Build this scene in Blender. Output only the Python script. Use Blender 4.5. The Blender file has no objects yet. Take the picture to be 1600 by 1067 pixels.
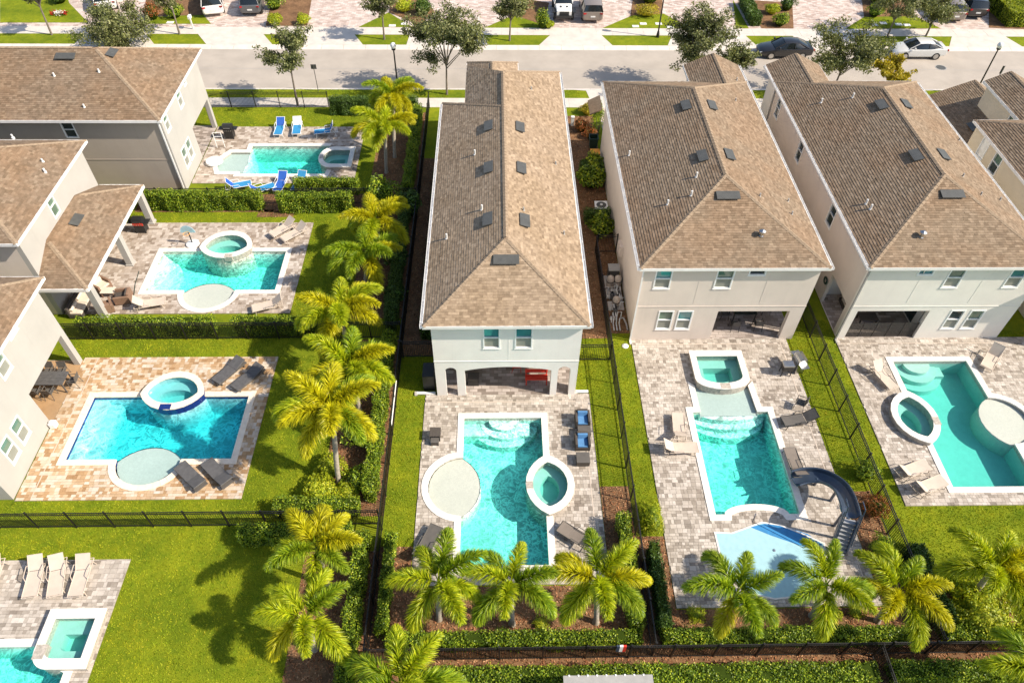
import bpy, bmesh, math, random
import numpy as np
from mathutils import Vector, Matrix
from mathutils.geometry import delaunay_2d_cdt

# ------------------------------------------------------------------ camera, sky, sun, exposure
S = bpy.context.scene
COL = S.collection
rad = math.radians
CAM_H = 31.5
FPX = 1134.78                      # focal length in pixels of a 1600 px wide picture


def cam_axes(p, yw, ro):
    cp, sp = math.cos(p), math.sin(p)
    f = Vector((math.sin(yw) * cp, math.cos(yw) * cp, -sp))
    r = Vector((math.cos(yw), -math.sin(yw), 0))
    d = f.cross(r)
    c, s = math.cos(ro), math.sin(ro)
    return c * r + s * d, -s * r + c * d, f


AR, AD, AF = cam_axes(rad(47.9474), rad(1.6753), rad(-.9579))
cd = bpy.data.cameras.new('camera')
cam = bpy.data.objects.new('camera', cd)
COL.objects.link(cam)
cd.sensor_width = 36
cd.lens = 36 * FPX / 1600
cd.clip_start, cd.clip_end = .5, 6000
Mx = Matrix((AR, -AD, -AF)).transposed().to_4x4()
Mx.translation = (0, 0, CAM_H)
cam.matrix_world = Mx
S.camera = cam

SUN_EL, SUN_AZ = rad(41.5), math.atan2(.965, -.265)      # azimuth clockwise from +Y
W = bpy.data.worlds.new('World')
S.world = W
W.use_nodes = True
nt = W.node_tree
sky = nt.nodes.new('ShaderNodeTexSky')
sky.sky_type = 'NISHITA'
sky.sun_disc = False
sky.sun_elevation = SUN_EL
sky.sun_rotation = SUN_AZ
sky.air_density, sky.dust_density, sky.ozone_density = 1.0, 1.5, 1.0
bg = nt.nodes['Background']
nt.links.new(sky.outputs[0], bg.inputs[0])
bg.inputs[1].default_value = .13
sl = bpy.data.lights.new('sun', 'SUN')
sl.energy = 5.
sl.angle = rad(.53)
sl.color = (1, .90, .76)
so = bpy.data.objects.new('sun', sl)
COL.objects.link(so)
sv = Vector((math.sin(SUN_AZ) * math.cos(SUN_EL), math.cos(SUN_AZ) * math.cos(SUN_EL), math.sin(SUN_EL)))
so.rotation_euler = sv.to_track_quat('Z', 'Y').to_euler()
so.location = sv * 80
vs = S.view_settings
S.display_settings.display_device = 'sRGB'
vs.view_transform, vs.look, vs.exposure, vs.gamma, vs.use_curve_mapping = 'Standard', 'None', .46, 1, False
S.render.engine = 'CYCLES'
S.cycles.use_denoising = True
S.cycles.max_bounces = 8
S.cycles.transparent_max_bounces = 16
S.cycles.caustics_reflective = S.cycles.caustics_refractive = False
S.cycles.volume_bounces = 0

random.seed(7)
RNG = np.random.default_rng(7)
R = random.random
U = random.uniform


def ray(x, y):
    return AR * (x - 800) + AD * (y - 533.5) + AF * FPX


def G(x, y, z=0.):
    """ground position (at height z) of a point measured in the photograph"""
    d = ray(x, y)
    t = (z - CAM_H) / d.z
    return d.x * t, d.y * t


# ------------------------------------------------------------------ materials
MATS = {}


def new_mat(name):
    m = bpy.data.materials.new(name)
    m.use_nodes = True
    t = m.node_tree
    return m, t, t.nodes['Principled BSDF'], t.nodes['Material Output']


def nd(t, typ, **kw):
    n = t.nodes.new(typ)
    for k, v in kw.items():
        if k.startswith('i_'):
            n.inputs[k[2:].replace('_', ' ')].default_value = v
        else:
            setattr(n, k, v)
    return n


def c4(c):
    return (*c, 1) if len(c) == 3 else c


def ramp(t, fac, stops, interp='LINEAR'):
    r = t.nodes.new('ShaderNodeValToRGB')
    r.color_ramp.interpolation = interp
    el = r.color_ramp.elements
    while len(el) < len(stops):
        el.new(.5)
    for e, (p, c) in zip(el, stops):
        e.position, e.color = p, c4(c)
    t.links.new(fac, r.inputs[0])
    return r.outputs[0]


def wpos(t):
    return t.nodes.new('ShaderNodeNewGeometry').outputs['Position']


def noise(t, scale, detail=3, rough=.55, vec=None):
    n = nd(t, 'ShaderNodeTexNoise', i_Scale=scale, i_Detail=detail, i_Roughness=rough)
    t.links.new(vec if vec is not None else wpos(t), n.inputs['Vector'])
    return n.outputs[0]


def mixc(t, fac, a, b, mode='MIX'):
    m = t.nodes.new('ShaderNodeMix')
    m.data_type, m.blend_type = 'RGBA', mode
    for s, v in ((m.inputs[0], fac), (m.inputs[6], a), (m.inputs[7], b)):
        if isinstance(v, (tuple, list)):
            s.default_value = c4(v)
        elif isinstance(v, (int, float)):
            s.default_value = v
        else:
            t.links.new(v, s)
    return m.outputs[2]


def math_(t, op, a, b=None):
    m = t.nodes.new('ShaderNodeMath')
    m.operation = op
    for s, v in zip(m.inputs, (a, b)):
        if v is None:
            continue
        if isinstance(v, (int, float)):
            s.default_value = v
        else:
            t.links.new(v, s)
    return m.outputs[0]


def island_random(t):
    """one number per loose piece and per object"""
    g = t.nodes.new('ShaderNodeNewGeometry').outputs['Random Per Island']
    o = t.nodes.new('ShaderNodeObjectInfo').outputs['Random']
    return math_(t, 'FRACT', math_(t, 'ADD', g, o))


def bump(t, b, h, strength=.3, dist=.02):
    n = nd(t, 'ShaderNodeBump', i_Strength=strength, i_Distance=dist)
    t.links.new(h, n.inputs['Height'])
    t.links.new(n.outputs[0], b.inputs['Normal'])


def plain(name, col, rough=.5, metal=0, var=.12, scale=3., bmp=0, bscale=60, spec=.5, dirt=None):
    """solid colour with a little uneven tone and grain"""
    if name in MATS:
        return MATS[name]
    m, t, b, o = new_mat(name)
    n = noise(t, scale, 4)
    lo = tuple(c * (1 - var) for c in col)
    hi = tuple(min(1, c * (1 + var)) for c in col)
    c = ramp(t, n, [(.3, lo), (.7, hi)])
    if dirt:
        c = mixc(t, ramp(t, noise(t, .7, 6, .65), [(.52, (0, 0, 0)), (.75, (.5, .5, .5))]), c, dirt)
    t.links.new(c, b.inputs['Base Color'])
    b.inputs['Roughness'].default_value = rough
    b.inputs['Metallic'].default_value = metal
    b.inputs['Specular IOR Level'].default_value = spec
    if bmp:
        bump(t, b, noise(t, bscale, 2), bmp, .01)
    MATS[name] = m
    return m


def stucco(name, col):
    m, t, b, o = new_mat(name)
    n = noise(t, .6, 5, .6)
    c = ramp(t, n, [(.3, tuple(x * .93 for x in col)), (.7, tuple(min(1, x * 1.04) for x in col))])
    # faint rain streaks running down the wall
    sep = nd(t, 'ShaderNodeMapping')
    sep.inputs['Scale'].default_value = (2.2, 2.2, .12)
    t.links.new(wpos(t), sep.inputs[0])
    st = noise(t, 1.6, 5, .6, sep.outputs[0])
    c = mixc(t, ramp(t, st, [(.55, (0, 0, 0)), (.8, (.22, .22, .22))]), c, tuple(x * .72 for x in col))
    t.links.new(c, b.inputs['Base Color'])
    b.inputs['Roughness'].default_value = .9
    b.inputs['Specular IOR Level'].default_value = .2
    bump(t, b, noise(t, 45, 3), .25, .01)
    MATS[name] = m
    return m


def pieces(name, stops, rough=.85, var=.25, scale=9., spec=.25, patch=None):
    """every loose piece takes its own colour from the ramp"""
    m, t, b, o = new_mat(name)
    c = ramp(t, island_random(t), stops)
    g = ramp(t, noise(t, scale, 5, .65), [(.25, (1 - var,) * 3), (.75, (1 + var * .5,) * 3)])
    c = mixc(t, 1., c, g, 'MULTIPLY')
    if patch:
        c = mixc(t, ramp(t, noise(t, patch[1], 4, .6), [(.42, (0, 0, 0)), (.62, (1, 1, 1))]), c,
                 mixc(t, 1., c, patch[0], 'MULTIPLY'))
    t.links.new(c, b.inputs['Base Color'])
    b.inputs['Roughness'].default_value = rough
    b.inputs['Specular IOR Level'].default_value = spec
    bump(t, b, noise(t, 70, 3), .3, .008)
    MATS[name] = m
    return m


def leafy(name, stops, trans=.28, rough=.5, patch=None, spec=.35):
    m, t, b, o = new_mat(name)
    c = ramp(t, island_random(t), stops)
    c = mixc(t, 1., c, ramp(t, noise(t, .8, 3), [(.3, (.78, .78, .78)), (.7, (1.15, 1.15, 1.1))]), 'MULTIPLY')
    if patch:
        c = mixc(t, ramp(t, noise(t, .55, 5, .65), [(.42, (0, 0, 0)), (.68, (1, 1, 1))]), c, mixc(t, 1., c, patch, 'MULTIPLY'))
        c = mixc(t, ramp(t, noise(t, 2.1, 5, .65), [(.45, (0, 0, 0)), (.7, (1, 1, 1))]), c, mixc(t, 1., c, (.55, .75, .65), 'MULTIPLY'))
    t.links.new(c, b.inputs['Base Color'])
    b.inputs['Roughness'].default_value = rough
    b.inputs['Specular IOR Level'].default_value = spec
    tr = t.nodes.new('ShaderNodeBsdfTranslucent')
    t.links.new(mixc(t, 1., c, (1.25, 1.2, .6), 'MULTIPLY'), tr.inputs[0])
    mx = t.nodes.new('ShaderNodeMixShader')
    mx.inputs[0].default_value = trans
    t.links.new(b.outputs[0], mx.inputs[1])
    t.links.new(tr.outputs[0], mx.inputs[2])
    t.links.new(mx.outputs[0], o.inputs[0])
    MATS[name] = m
    return m


def ground_mat(name, stops1, s1, stops2, s2, fine, rough=.95, bmp=.5, bscale=40):
    m, t, b, o = new_mat(name)
    a = ramp(t, noise(t, s1, 4, .6), stops1)
    d = ramp(t, noise(t, s2, 4, .6), stops2)
    c = mixc(t, 1., a, d, 'MULTIPLY')
    c = mixc(t, 1., c, ramp(t, noise(t, fine, 2, .7), [(.25, (.55, .55, .55)), (.75, (1.35, 1.35, 1.3))]), 'MULTIPLY')
    t.links.new(c, b.inputs['Base Color'])
    b.inputs['Roughness'].default_value = rough
    b.inputs['Specular IOR Level'].default_value = .1
    bump(t, b, noise(t, bscale, 3), bmp, .03)
    MATS[name] = m
    return m


# walls
stucco('wall_white', (.88, .84, .785))
stucco('wall_pink', (.70, .61, .53))
stucco('wall_sun_dimmed', (.45, .43, .395))  # left houses' pale stucco, colour darkened to hold down the direct sun
stucco('wall_cream', (.72, .62, .47))
stucco('wall_pale', (.80, .755, .68))
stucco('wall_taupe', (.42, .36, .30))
plain('trim', (.82, .80, .77), .55, var=.05)
plain('gutter', (.80, .79, .77), .4, var=.06)
plain('dark_gutter', (.16, .14, .13), .4)
# roofs: asphalt shingles
SH = lambda k, w=1.: [(0, (.225 * k, .165 * k, .112 * k)), (.3, (.275 * k, .205 * k * w, .140 * k * w)), (.75, (.32 * k, .24 * k * w, .166 * k * w)), (1, (.375 * k, .285 * k, .20 * k))]
pieces('shingle_tan', SH(.80, .97), .95, .3, 6, .1, ((1.04, .96, .88), .35))
pieces('shingle_brown', SH(.92), .95, .3, 6, .1, ((1.02, .95, .9), .35))
pieces('shingle_warm', SH(1.18), .95, .3, 6, .1, ((.92, .9, .86), .3))
plain('underlay', (.12, .09, .07), .95)
plain('ridge_cap', (.30, .225, .155), .95, var=.25, scale=8, spec=.1)
plain('vent_metal', (.085, .085, .078), .45, var=.15)
plain('pipe_white', (.7, .69, .66), .5)
plain('lead', (.34, .33, .31), .5)
# paving
pieces('paver_grey', [(0, (.27, .23, .19)), (.12, (.36, .31, .26)), (.35, (.46, .405, .345)), (.62, (.53, .47, .405)), (.85, (.58, .52, .455)), (1, (.64, .575, .51))], .85, .2, 5, .25, ((.84, .82, .80), .7))
pieces('paver_tan', [(0, (.27, .21, .16)), (.2, (.36, .29, .23)), (.5, (.46, .385, .32)), (.8, (.54, .465, .395)), (1, (.60, .53, .46))], .85, .2, 5)
pieces('paver_gold', [(0, (.36, .21, .10)), (.2, (.48, .30, .155)), (.45, (.57, .405, .25)), (.7, (.64, .50, .36)), (1, (.68, .57, .455))], .8, .2, 4, .3, ((.9, .95, 1.02), .5))
pieces('paver_drive', [(0, (.38, .28, .23)), (.4, (.50, .40, .34)), (.75, (.58, .49, .43)), (1, (.66, .58, .52))], .9, .2, 5)
plain('joint_sand', (.30, .26, .22), .95, var=.3, scale=12)
plain('coping', (.79, .74, .67), .75, var=.07, scale=4, bmp=.15)
plain('coping_warm', (.80, .69, .55), .75, var=.08, scale=4, bmp=.15)
plain('concrete', (.60, .545, .48), .85, var=.1, scale=1.2, bmp=.15, dirt=(.46, .42, .38))
plain('kerb_concrete', (.64, .58, .51), .85, var=.1, scale=1.5, bmp=.15, dirt=(.5, .46, .42))
plain('asphalt', (.41, .36, .305), .9, var=.09, scale=.5, bmp=.35, bscale=90, dirt=(.34, .30, .255))
plain('floor_tile', (.42, .36, .31), .7, var=.25, scale=3)
# planting grounds
ground_mat('grass_ground', [(.3, (.12, .17, .010)), (.7, (.26, .29, .015))], .45, [(.3, (.75, .85, .8)), (.7, (1.15, 1.08, 1.0))], 2.2, 30, bmp=.9, bscale=34)
ground_mat('soil', [(.3, (.16, .09, .05)), (.7, (.30, .17, .09))], .8, [(.3, (.7, .7, .7)), (.7, (1.1, 1.1, 1.1))], 3, 24)
pieces('mulch_chip', [(0, (.11, .045, .022)), (.3, (.27, .115, .055)), (.65, (.42, .19, .09)), (1, (.56, .33, .18))], .95, .25, 9, .1)
leafy('grass_blade', [(0, (.19, .27, .014)), (.4, (.31, .39, .02)), (.75, (.40, .45, .026)), (1, (.48, .48, .05))], .25, .6, patch=(1.28, 1.06, .9), spec=.1)
leafy('hedge_leaf', [(0, (0.061, 0.113, 0.0097)), (.5, (0.166, 0.260, 0.0170)), (.85, (0.348, 0.452, 0.0244)), (1, (0.592, 0.608, 0.0426))], .22, .45)
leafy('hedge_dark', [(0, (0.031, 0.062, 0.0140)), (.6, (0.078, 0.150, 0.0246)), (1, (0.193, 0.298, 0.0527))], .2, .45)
leafy('lime_leaf', [(0, (0.168, 0.240, 0.0144)), (.5, (0.360, 0.432, 0.0180)), (1, (0.600, 0.576, 0.0360))], .3, .5)
leafy('yellow_leaf', [(0, (.25, .23, .015)), (.5, (.46, .38, .02)), (1, (.64, .50, .05))], .3, .5)
leafy('red_leaf', [(0, (.10, .10, .02)), (.45, (.24, .10, .025)), (1, (.48, .12, .03))], .25, .5)
leafy('oak_leaf', [(0, (0.069, 0.081, 0.0312)), (.5, (0.156, 0.181, 0.0562)), (.85, (0.263, 0.275, 0.0938)), (1, (0.425, 0.413, 0.2125))], .25, .5)
leafy('palm_green', [(0, (0.11, 0.20, 0.010)), (.5, (0.26, 0.375, 0.014)), (1, (0.48, 0.55, 0.025))], .3, .42)
leafy('palm_lime', [(0, (0.20, 0.29, 0.009)), (.5, (0.42, 0.50, 0.0132)), (1, (0.68, 0.68, 0.025))], .32, .42)
leafy('palm_gold', [(0, (0.299, 0.310, 0.0080)), (.5, (0.552, 0.529, 0.0113)), (1, (0.750, 0.667, 0.0201))], .32, .42)
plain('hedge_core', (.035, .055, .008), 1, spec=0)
plain('bark', (.20, .165, .13), .95, var=.35, scale=14, bmp=.6, bscale=30)
plain('palm_trunk', (.36, .315, .25), .9, var=.25, scale=9, bmp=.4, bscale=25)
plain('crownshaft', (.30, .34, .12), .6, var=.2)
# metal, fabric, plastic
plain('fence_black', (.016, .015, .014), .4, var=.2)
plain('frame_white', (.84, .84, .82), .45, var=.03)
plain('steel', (.55, .55, .54), .3, 1., var=.1)
plain('black_plastic', (.02, .02, .02), .45)
plain('sling_beige', (.56, .47, .385), .8, var=.06, bmp=.2, bscale=200)
plain('sling_brown', (.20, .165, .135), .8, var=.08, bmp=.2, bscale=200)
plain('sling_dark', (.105, .095, .085), .75, var=.12, bmp=.2, bscale=200)
plain('sling_blue', (.03, .24, .48), .75, var=.08)
plain('sling_royal', (.02, .10, .42), .75, var=.08)
plain('cushion_blue', (.09, .24, .46), .85, var=.12)
plain('cushion_cream', (.68, .58, .47), .9, var=.08)
plain('wicker_dark', (.075, .062, .052), .75, var=.35, scale=40, bmp=.6, bscale=90)
plain('wicker_brown', (.24, .145, .095), .75, var=.3, scale=40, bmp=.6, bscale=90)
plain('red_paint', (.62, .045, .025), .45, var=.1)
plain('orange_lid', (.78, .34, .02), .5)
plain('bin_green', (.02, .045, .03), .5)
plain('slide_blue', (.045, .065, .10), .28, var=.1, spec=.6)
plain('slide_grey', (.30, .31, .33), .5, var=.08)
plain('splash_light', (.34, .56, .60), .6, var=.06, scale=5)
plain('splash_blue', (.03, .22, .48), .6, var=.12, scale=5)
plain('cobalt_tile', (.012, .03, .16), .25, var=.4, scale=12)
plain('stone_tile', (.44, .39, .33), .5, var=.3, scale=10)
plain('screen', (.26, .26, .22), .6, var=.1)
plain('tyre', (.018, .018, .018), .85)
plain('rubber', (.02, .02, .02), .7)
plain('plate_white', (.75, .75, .72), .5)
plain('lamp_globe', (.85, .84, .8), .35)
plain('wood', (.30, .17, .09), .7, var=.25, scale=8)
for n_, c_ in dict(white=(.82, .81, .78), black=(.012, .012, .014), silver=(.60, .60, .58), brown=(.22, .18, .15), grey=(.09, .095, .10)).items():
    m_ = plain('paint_' + n_, c_, .32, 0, .03, spec=.6)
    m_.node_tree.nodes['Principled BSDF'].inputs['Coat Weight'].default_value = .6
m_ = plain('car_glass', (.012, .016, .018), .06, spec=.8)
plain('tail_red', (.35, .01, .01), .2)
plain('head_clear', (.75, .76, .78), .1)


def glass(name, col, k=.5):
    m, t, b, o = new_mat(name)
    c = mixc(t, ramp(t, noise(t, 1.1, 3), [(.35, (0, 0, 0)), (.7, (1, 1, 1))]), tuple(x * .5 for x in col), col)
    wv = nd(t, 'ShaderNodeTexWave', i_Scale=5.5, i_Distortion=0.)
    wv.bands_direction = 'Z'
    t.links.new(wpos(t), wv.inputs['Vector'])
    c = mixc(t, math_(t, 'MULTIPLY', wv.outputs[1], .35), c, tuple(min(1, x * 2.2 + .04) for x in col))
    t.links.new(c, b.inputs['Base Color'])
    b.inputs['Roughness'].default_value = .04
    b.inputs['Specular IOR Level'].default_value = k
    MATS[name] = m


glass('glass_teal', (.04, .20, .21), .8)
glass('glass_green', (.10, .17, .12), .8)
glass('glass_dark', (.02, .035, .035), .8)
glass('glass_pale', (.35, .45, .55), .5)


def water(name, absorb, dens, gobo, gscale):
    """clear water: sky reflection, a web of caustic light painted into its see-through tint, colour taken up with depth"""
    m, t, b, o = new_mat(name)
    t.nodes.remove(b)
    n1 = noise(t, gscale * .5, 2, .5)
    mp = t.nodes.new('ShaderNodeVectorMath')
    mp.operation = 'ADD'
    sc = t.nodes.new('ShaderNodeVectorMath')
    sc.operation = 'SCALE'
    sc.inputs[3].default_value = .9 / gscale
    nn = nd(t, 'ShaderNodeTexNoise', i_Scale=gscale * .8, i_Detail=2.)
    t.links.new(wpos(t), nn.inputs['Vector'])
    t.links.new(nn.outputs[1], sc.inputs[0])
    t.links.new(wpos(t), mp.inputs[0])
    t.links.new(sc.outputs[0], mp.inputs[1])
    rid = None
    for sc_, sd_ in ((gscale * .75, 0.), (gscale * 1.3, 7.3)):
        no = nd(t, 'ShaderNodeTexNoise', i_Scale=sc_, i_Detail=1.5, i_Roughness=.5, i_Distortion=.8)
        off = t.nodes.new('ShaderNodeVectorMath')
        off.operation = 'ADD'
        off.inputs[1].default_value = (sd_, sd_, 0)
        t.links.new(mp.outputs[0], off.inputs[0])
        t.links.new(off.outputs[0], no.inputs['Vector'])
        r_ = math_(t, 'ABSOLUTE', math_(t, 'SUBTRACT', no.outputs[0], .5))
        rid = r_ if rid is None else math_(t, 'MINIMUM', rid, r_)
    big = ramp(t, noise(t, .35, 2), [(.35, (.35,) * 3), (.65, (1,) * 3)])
    cau = ramp(t, rid, [(0, (1 + gobo,) * 3), (.02, (1 + gobo * .55,) * 3), (.06, (1 - gobo * .05,) * 3), (.2, (1 - gobo * .3,) * 3)])  # caustic lines painted into the transparency, standing in for focused sunlight
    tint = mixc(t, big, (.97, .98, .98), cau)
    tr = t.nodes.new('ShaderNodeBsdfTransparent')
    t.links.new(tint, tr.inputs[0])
    gl = nd(t, 'ShaderNodeBsdfGlossy', i_Roughness=.05)
    fr = t.nodes.new('ShaderNodeLayerWeight')
    bn = nd(t, 'ShaderNodeBump', i_Strength=.3, i_Distance=.05)
    t.links.new(noise(t, gscale * 1.6, 3), bn.inputs['Height'])
    for x in (gl, fr):
        t.links.new(bn.outputs[0], x.inputs['Normal'])
    mx = t.nodes.new('ShaderNodeMixShader')
    t.links.new(math_(t, 'ADD', math_(t, 'MULTIPLY', math_(t, 'POWER', fr.outputs['Facing'], 5.), .9), .02), mx.inputs[0])
    t.links.new(tr.outputs[0], mx.inputs[1])
    t.links.new(gl.outputs[0], mx.inputs[2])
    t.links.new(mx.outputs[0], o.inputs[0])
    va = t.nodes.new('ShaderNodeVolumeAbsorption')
    va.inputs[0].default_value = c4(absorb)
    va.inputs[1].default_value = dens
    t.links.new(va.outputs[0], o.inputs['Volume'])
    MATS[name] = m


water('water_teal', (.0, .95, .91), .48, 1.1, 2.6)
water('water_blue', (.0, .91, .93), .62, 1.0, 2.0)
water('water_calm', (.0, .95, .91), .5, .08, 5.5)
plain('plaster', (.38, .56, .50), .85, var=.05, scale=3)
plain('plaster_blue', (.28, .51, .54), .85, var=.06, scale=3)
plain('shelf_plaster', (.53, .52, .455), .85, var=.05, scale=14)
plain('shelf_grey', (.40, .48, .45), .85, var=.05, scale=10)


def paver_floor(name, stops, w=.45, h=.22):
    """small paving seen from far away"""
    m, t, b, o = new_mat(name)
    br = nd(t, 'ShaderNodeTexBrick', i_Scale=1., i_Mortar_Size=.012)
    br.inputs['Brick Width'].default_value = w
    br.inputs['Row Height'].default_value = h
    br.inputs['Color1'].default_value = (0, 0, 0, 1)
    br.inputs['Color2'].default_value = (1, 1, 1, 1)
    br.inputs['Mortar'].default_value = (.1, .1, .1, 1)
    t.links.new(wpos(t), br.inputs['Vector'])
    c = ramp(t, br.outputs[0], stops)
    c = mixc(t, 1., c, ramp(t, noise(t, 1.2, 5, .65), [(.3, (.75,) * 3), (.7, (1.15,) * 3)]), 'MULTIPLY')
    t.links.new(c, b.inputs['Base Color'])
    b.inputs['Roughness'].default_value = .9
    MATS[name] = m


paver_floor('drive_far', [(0, (.42, .31, .26)), (.5, (.56, .46, .40)), (1, (.68, .60, .54))])
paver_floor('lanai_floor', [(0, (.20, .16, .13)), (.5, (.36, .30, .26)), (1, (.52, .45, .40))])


def mesh_cloth(name, col, op):
    m, t, b, o = new_mat(name)
    b.inputs['Base Color'].default_value = c4(col)
    b.inputs['Roughness'].default_value = .8
    b.inputs['Alpha'].default_value = op
    MATS[name] = m


mesh_cloth('screen_mesh', (.05, .045, .04), .55)


# ------------------------------------------------------------------ mesh helpers
class MB:
    def __init__(s):
        s.v, s.f = [], []

    def add(s, vs_, fs):
        k = len(s.v)
        s.v += [tuple(p) for p in vs_]
        s.f += [tuple(i + k for i in f) for f in fs]
        return s

    def box(s, x0, x1, y0, y1, z0, z1):
        return s.add([(x0, y0, z0), (x1, y0, z0), (x1, y1, z0), (x0, y1, z0), (x0, y0, z1), (x1, y0, z1), (x1, y1, z1), (x0, y1, z1)],
                     [(3, 2, 1, 0), (4, 5, 6, 7), (0, 1, 5, 4), (1, 2, 6, 5), (2, 3, 7, 6), (3, 0, 4, 7)])

    def rbox(s, c, sz, rot=(0, 0, 0)):
        m = Matrix.Translation(c)
        from mathutils import Euler
        m = m @ Euler(rot).to_matrix().to_4x4()
        a, b, h = sz[0] / 2, sz[1] / 2, sz[2] / 2
        vs_ = [m @ Vector(p) for p in ((-a, -b, -h), (a, -b, -h), (a, b, -h), (-a, b, -h), (-a, -b, h), (a, -b, h), (a, b, h), (-a, b, h))]
        return s.add(vs_, [(3, 2, 1, 0), (4, 5, 6, 7), (0, 1, 5, 4), (1, 2, 6, 5), (2, 3, 7, 6), (3, 0, 4, 7)])

    def tube(s, pts, r, n=8, cap=True):
        """round bar along pts; r is one radius or one per point"""
        pts = [Vector(p) for p in pts]
        rs = r if isinstance(r, (list, tuple)) else [r] * len(pts)
        k = len(s.v)
        up = None
        for i, p in enumerate(pts):
            d = (pts[min(i + 1, len(pts) - 1)] - pts[max(i - 1, 0)]).normalized()
            if up is None:
                up = Vector((0, 0, 1)) if abs(d.z) < .9 else Vector((1, 0, 0))
            a = d.cross(up).normalized()
            b = a.cross(d).normalized()
            up = b
            for j in range(n):
                t = 2 * math.pi * j / n
                s.v.append(tuple(p + (a * math.cos(t) + b * math.sin(t)) * rs[i]))
        for i in range(len(pts) - 1):
            for j in range(n):
                a0, a1 = k + i * n + j, k + i * n + (j + 1) % n
                s.f.append((a0, a0 + n, a1 + n, a1))
        if cap:
            s.f.append(tuple(k + j for j in range(n)))
            e = k + (len(pts) - 1) * n
            s.f.append(tuple(e + n - 1 - j for j in range(n)))
        return s

    def lathe(s, prof, c=(0, 0, 0), n=12):
        """prof: list of (radius, z)"""
        k = len(s.v)
        for r, z in prof:
            for j in range(n):
                t = 2 * math.pi * j / n
                s.v.append((c[0] + r * math.cos(t), c[1] + r * math.sin(t), c[2] + z))
        for i in range(len(prof) - 1):
            for j in range(n):
                a0, a1 = k + i * n + j, k + i * n + (j + 1) % n
                s.f.append((a0, a1, a1 + n, a0 + n))
        s.f.append(tuple(k + n - 1 - j for j in range(n)))
        e = k + (len(prof) - 1) * n
        s.f.append(tuple(e + j for j in range(n)))
        return s

    def prism(s, poly, z0, z1):
        n = len(poly)
        if area(poly) < 0:
            poly = poly[::-1]
        tv, tf = fill(poly, [])
        s.add([(x, y, z1) for x, y in tv], tf)
        s.add([(x, y, z0) for x, y in tv], [f[::-1] for f in tf])
        s.add([(x, y, z0) for x, y in poly] + [(x, y, z1) for x, y in poly],
              [(i, (i + 1) % n, n + (i + 1) % n, n + i) for i in range(n)])
        return s

    def sheet(s, poly, holes, z):
        tv, tf = fill(poly, holes)
        return s.add([(x, y, z) for x, y in tv], tf)

    def quad(s, *p):
        return s.add(p, [(0, 1, 2, 3)[:len(p)]] if len(p) <= 4 else [tuple(range(len(p)))])


def area(p):
    return .5 * sum(p[i][0] * p[(i + 1) % len(p)][1] - p[(i + 1) % len(p)][0] * p[i][1] for i in range(len(p)))


def inside(pt, poly):
    x, y = pt
    r = False
    j = len(poly) - 1
    for i in range(len(poly)):
        xi, yi = poly[i]
        xj, yj = poly[j]
        if (yi > y) != (yj > y) and x < (xj - xi) * (y - yi) / (yj - yi) + xi:
            r = not r
        j = i
    return r


def fill(outer, holes):
    """triangles of outer minus holes, facing +Z"""
    vs_, es = [], []
    for lp in [outer] + list(holes):
        k = len(vs_)
        vs_ += [Vector(p) for p in lp]
        es += [(k + i, k + (i + 1) % len(lp)) for i in range(len(lp))]
    r = delaunay_2d_cdt(vs_, es, [], 0, 1e-5)
    out = []
    for f in r[2]:
        c = sum((r[0][i] for i in f), Vector((0, 0))) / len(f)
        if inside(c, outer) and not any(inside(c, h) for h in holes):
            out.append(tuple(f) if area([r[0][i] for i in f]) > 0 else tuple(f)[::-1])
    return [tuple(p) for p in r[0]], out


def offset(poly, d):
    """closed outline pushed outwards by d"""
    n = len(poly)
    sgn = 1 if area(poly) > 0 else -1
    out = []
    for i in range(n):
        p0, p1, p2 = Vector(poly[i - 1]), Vector(poly[i]), Vector(poly[(i + 1) % n])
        a, b = (p1 - p0).normalized(), (p2 - p1).normalized()
        na, nb = Vector((a.y, -a.x)) * sgn, Vector((b.y, -b.x)) * sgn
        m = na + nb
        if m.length < 1e-4:
            m = na
        m.normalize()
        out.append(tuple(p1 + m * d / max(.35, m.dot(na))))
    return out


def arc(cx, cy, rx, ry, a0, a1, n=14):
    return [(cx + rx * math.cos(rad(a0 + (a1 - a0) * i / n)), cy + ry * math.sin(rad(a0 + (a1 - a0) * i / n))) for i in range(n + 1)]


def mesh_of(mb, name, smooth=False, bevel=0):
    me = bpy.data.meshes.new(name)
    me.from_pydata(mb.v, [], mb.f)
    if bevel:
        bm = bmesh.new()
        bm.from_mesh(me)
        bmesh.ops.remove_doubles(bm, verts=bm.verts, dist=1e-5)
        bmesh.ops.recalc_face_normals(bm, faces=bm.faces)
        eds = [e for e in bm.edges if len(e.link_faces) == 2 and e.calc_face_angle(0) > .5]
        bmesh.ops.bevel(bm, geom=eds, offset=bevel, segments=2, affect='EDGES', profile=.6)
        bm.to_mesh(me)
        bm.free()
    if smooth:
        me.polygons.foreach_set('use_smooth', [True] * len(me.polygons))
        try:
            me.set_sharp_from_angle(angle=rad(40))
        except Exception:
            pass
    return me


def wtrans(o):
    v = Vector((0, 0, 0))
    while o is not None:
        v += o.location
        o = o.parent
    return v


def obj(name, mb, mat, parent=None, world=True, smooth=False, bevel=0, kind=None, label=None):
    me = mb if isinstance(mb, bpy.types.Mesh) else mesh_of(mb, name, smooth, bevel)
    if mat is not None and not me.materials:
        me.materials.append(MATS[mat] if isinstance(mat, str) else mat)
    o = bpy.data.objects.new(name, me)
    COL.objects.link(o)
    if parent is not None:
        o.parent = parent
        if world:
            o.location = -wtrans(parent)
    if kind:
        o['kind'] = kind
    if label:
        o['label'] = label
    return o


def tag(o, label, cat, group=None):
    o['label'], o['category'] = label, cat
    if group:
        o['group'] = group
    return o


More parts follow.
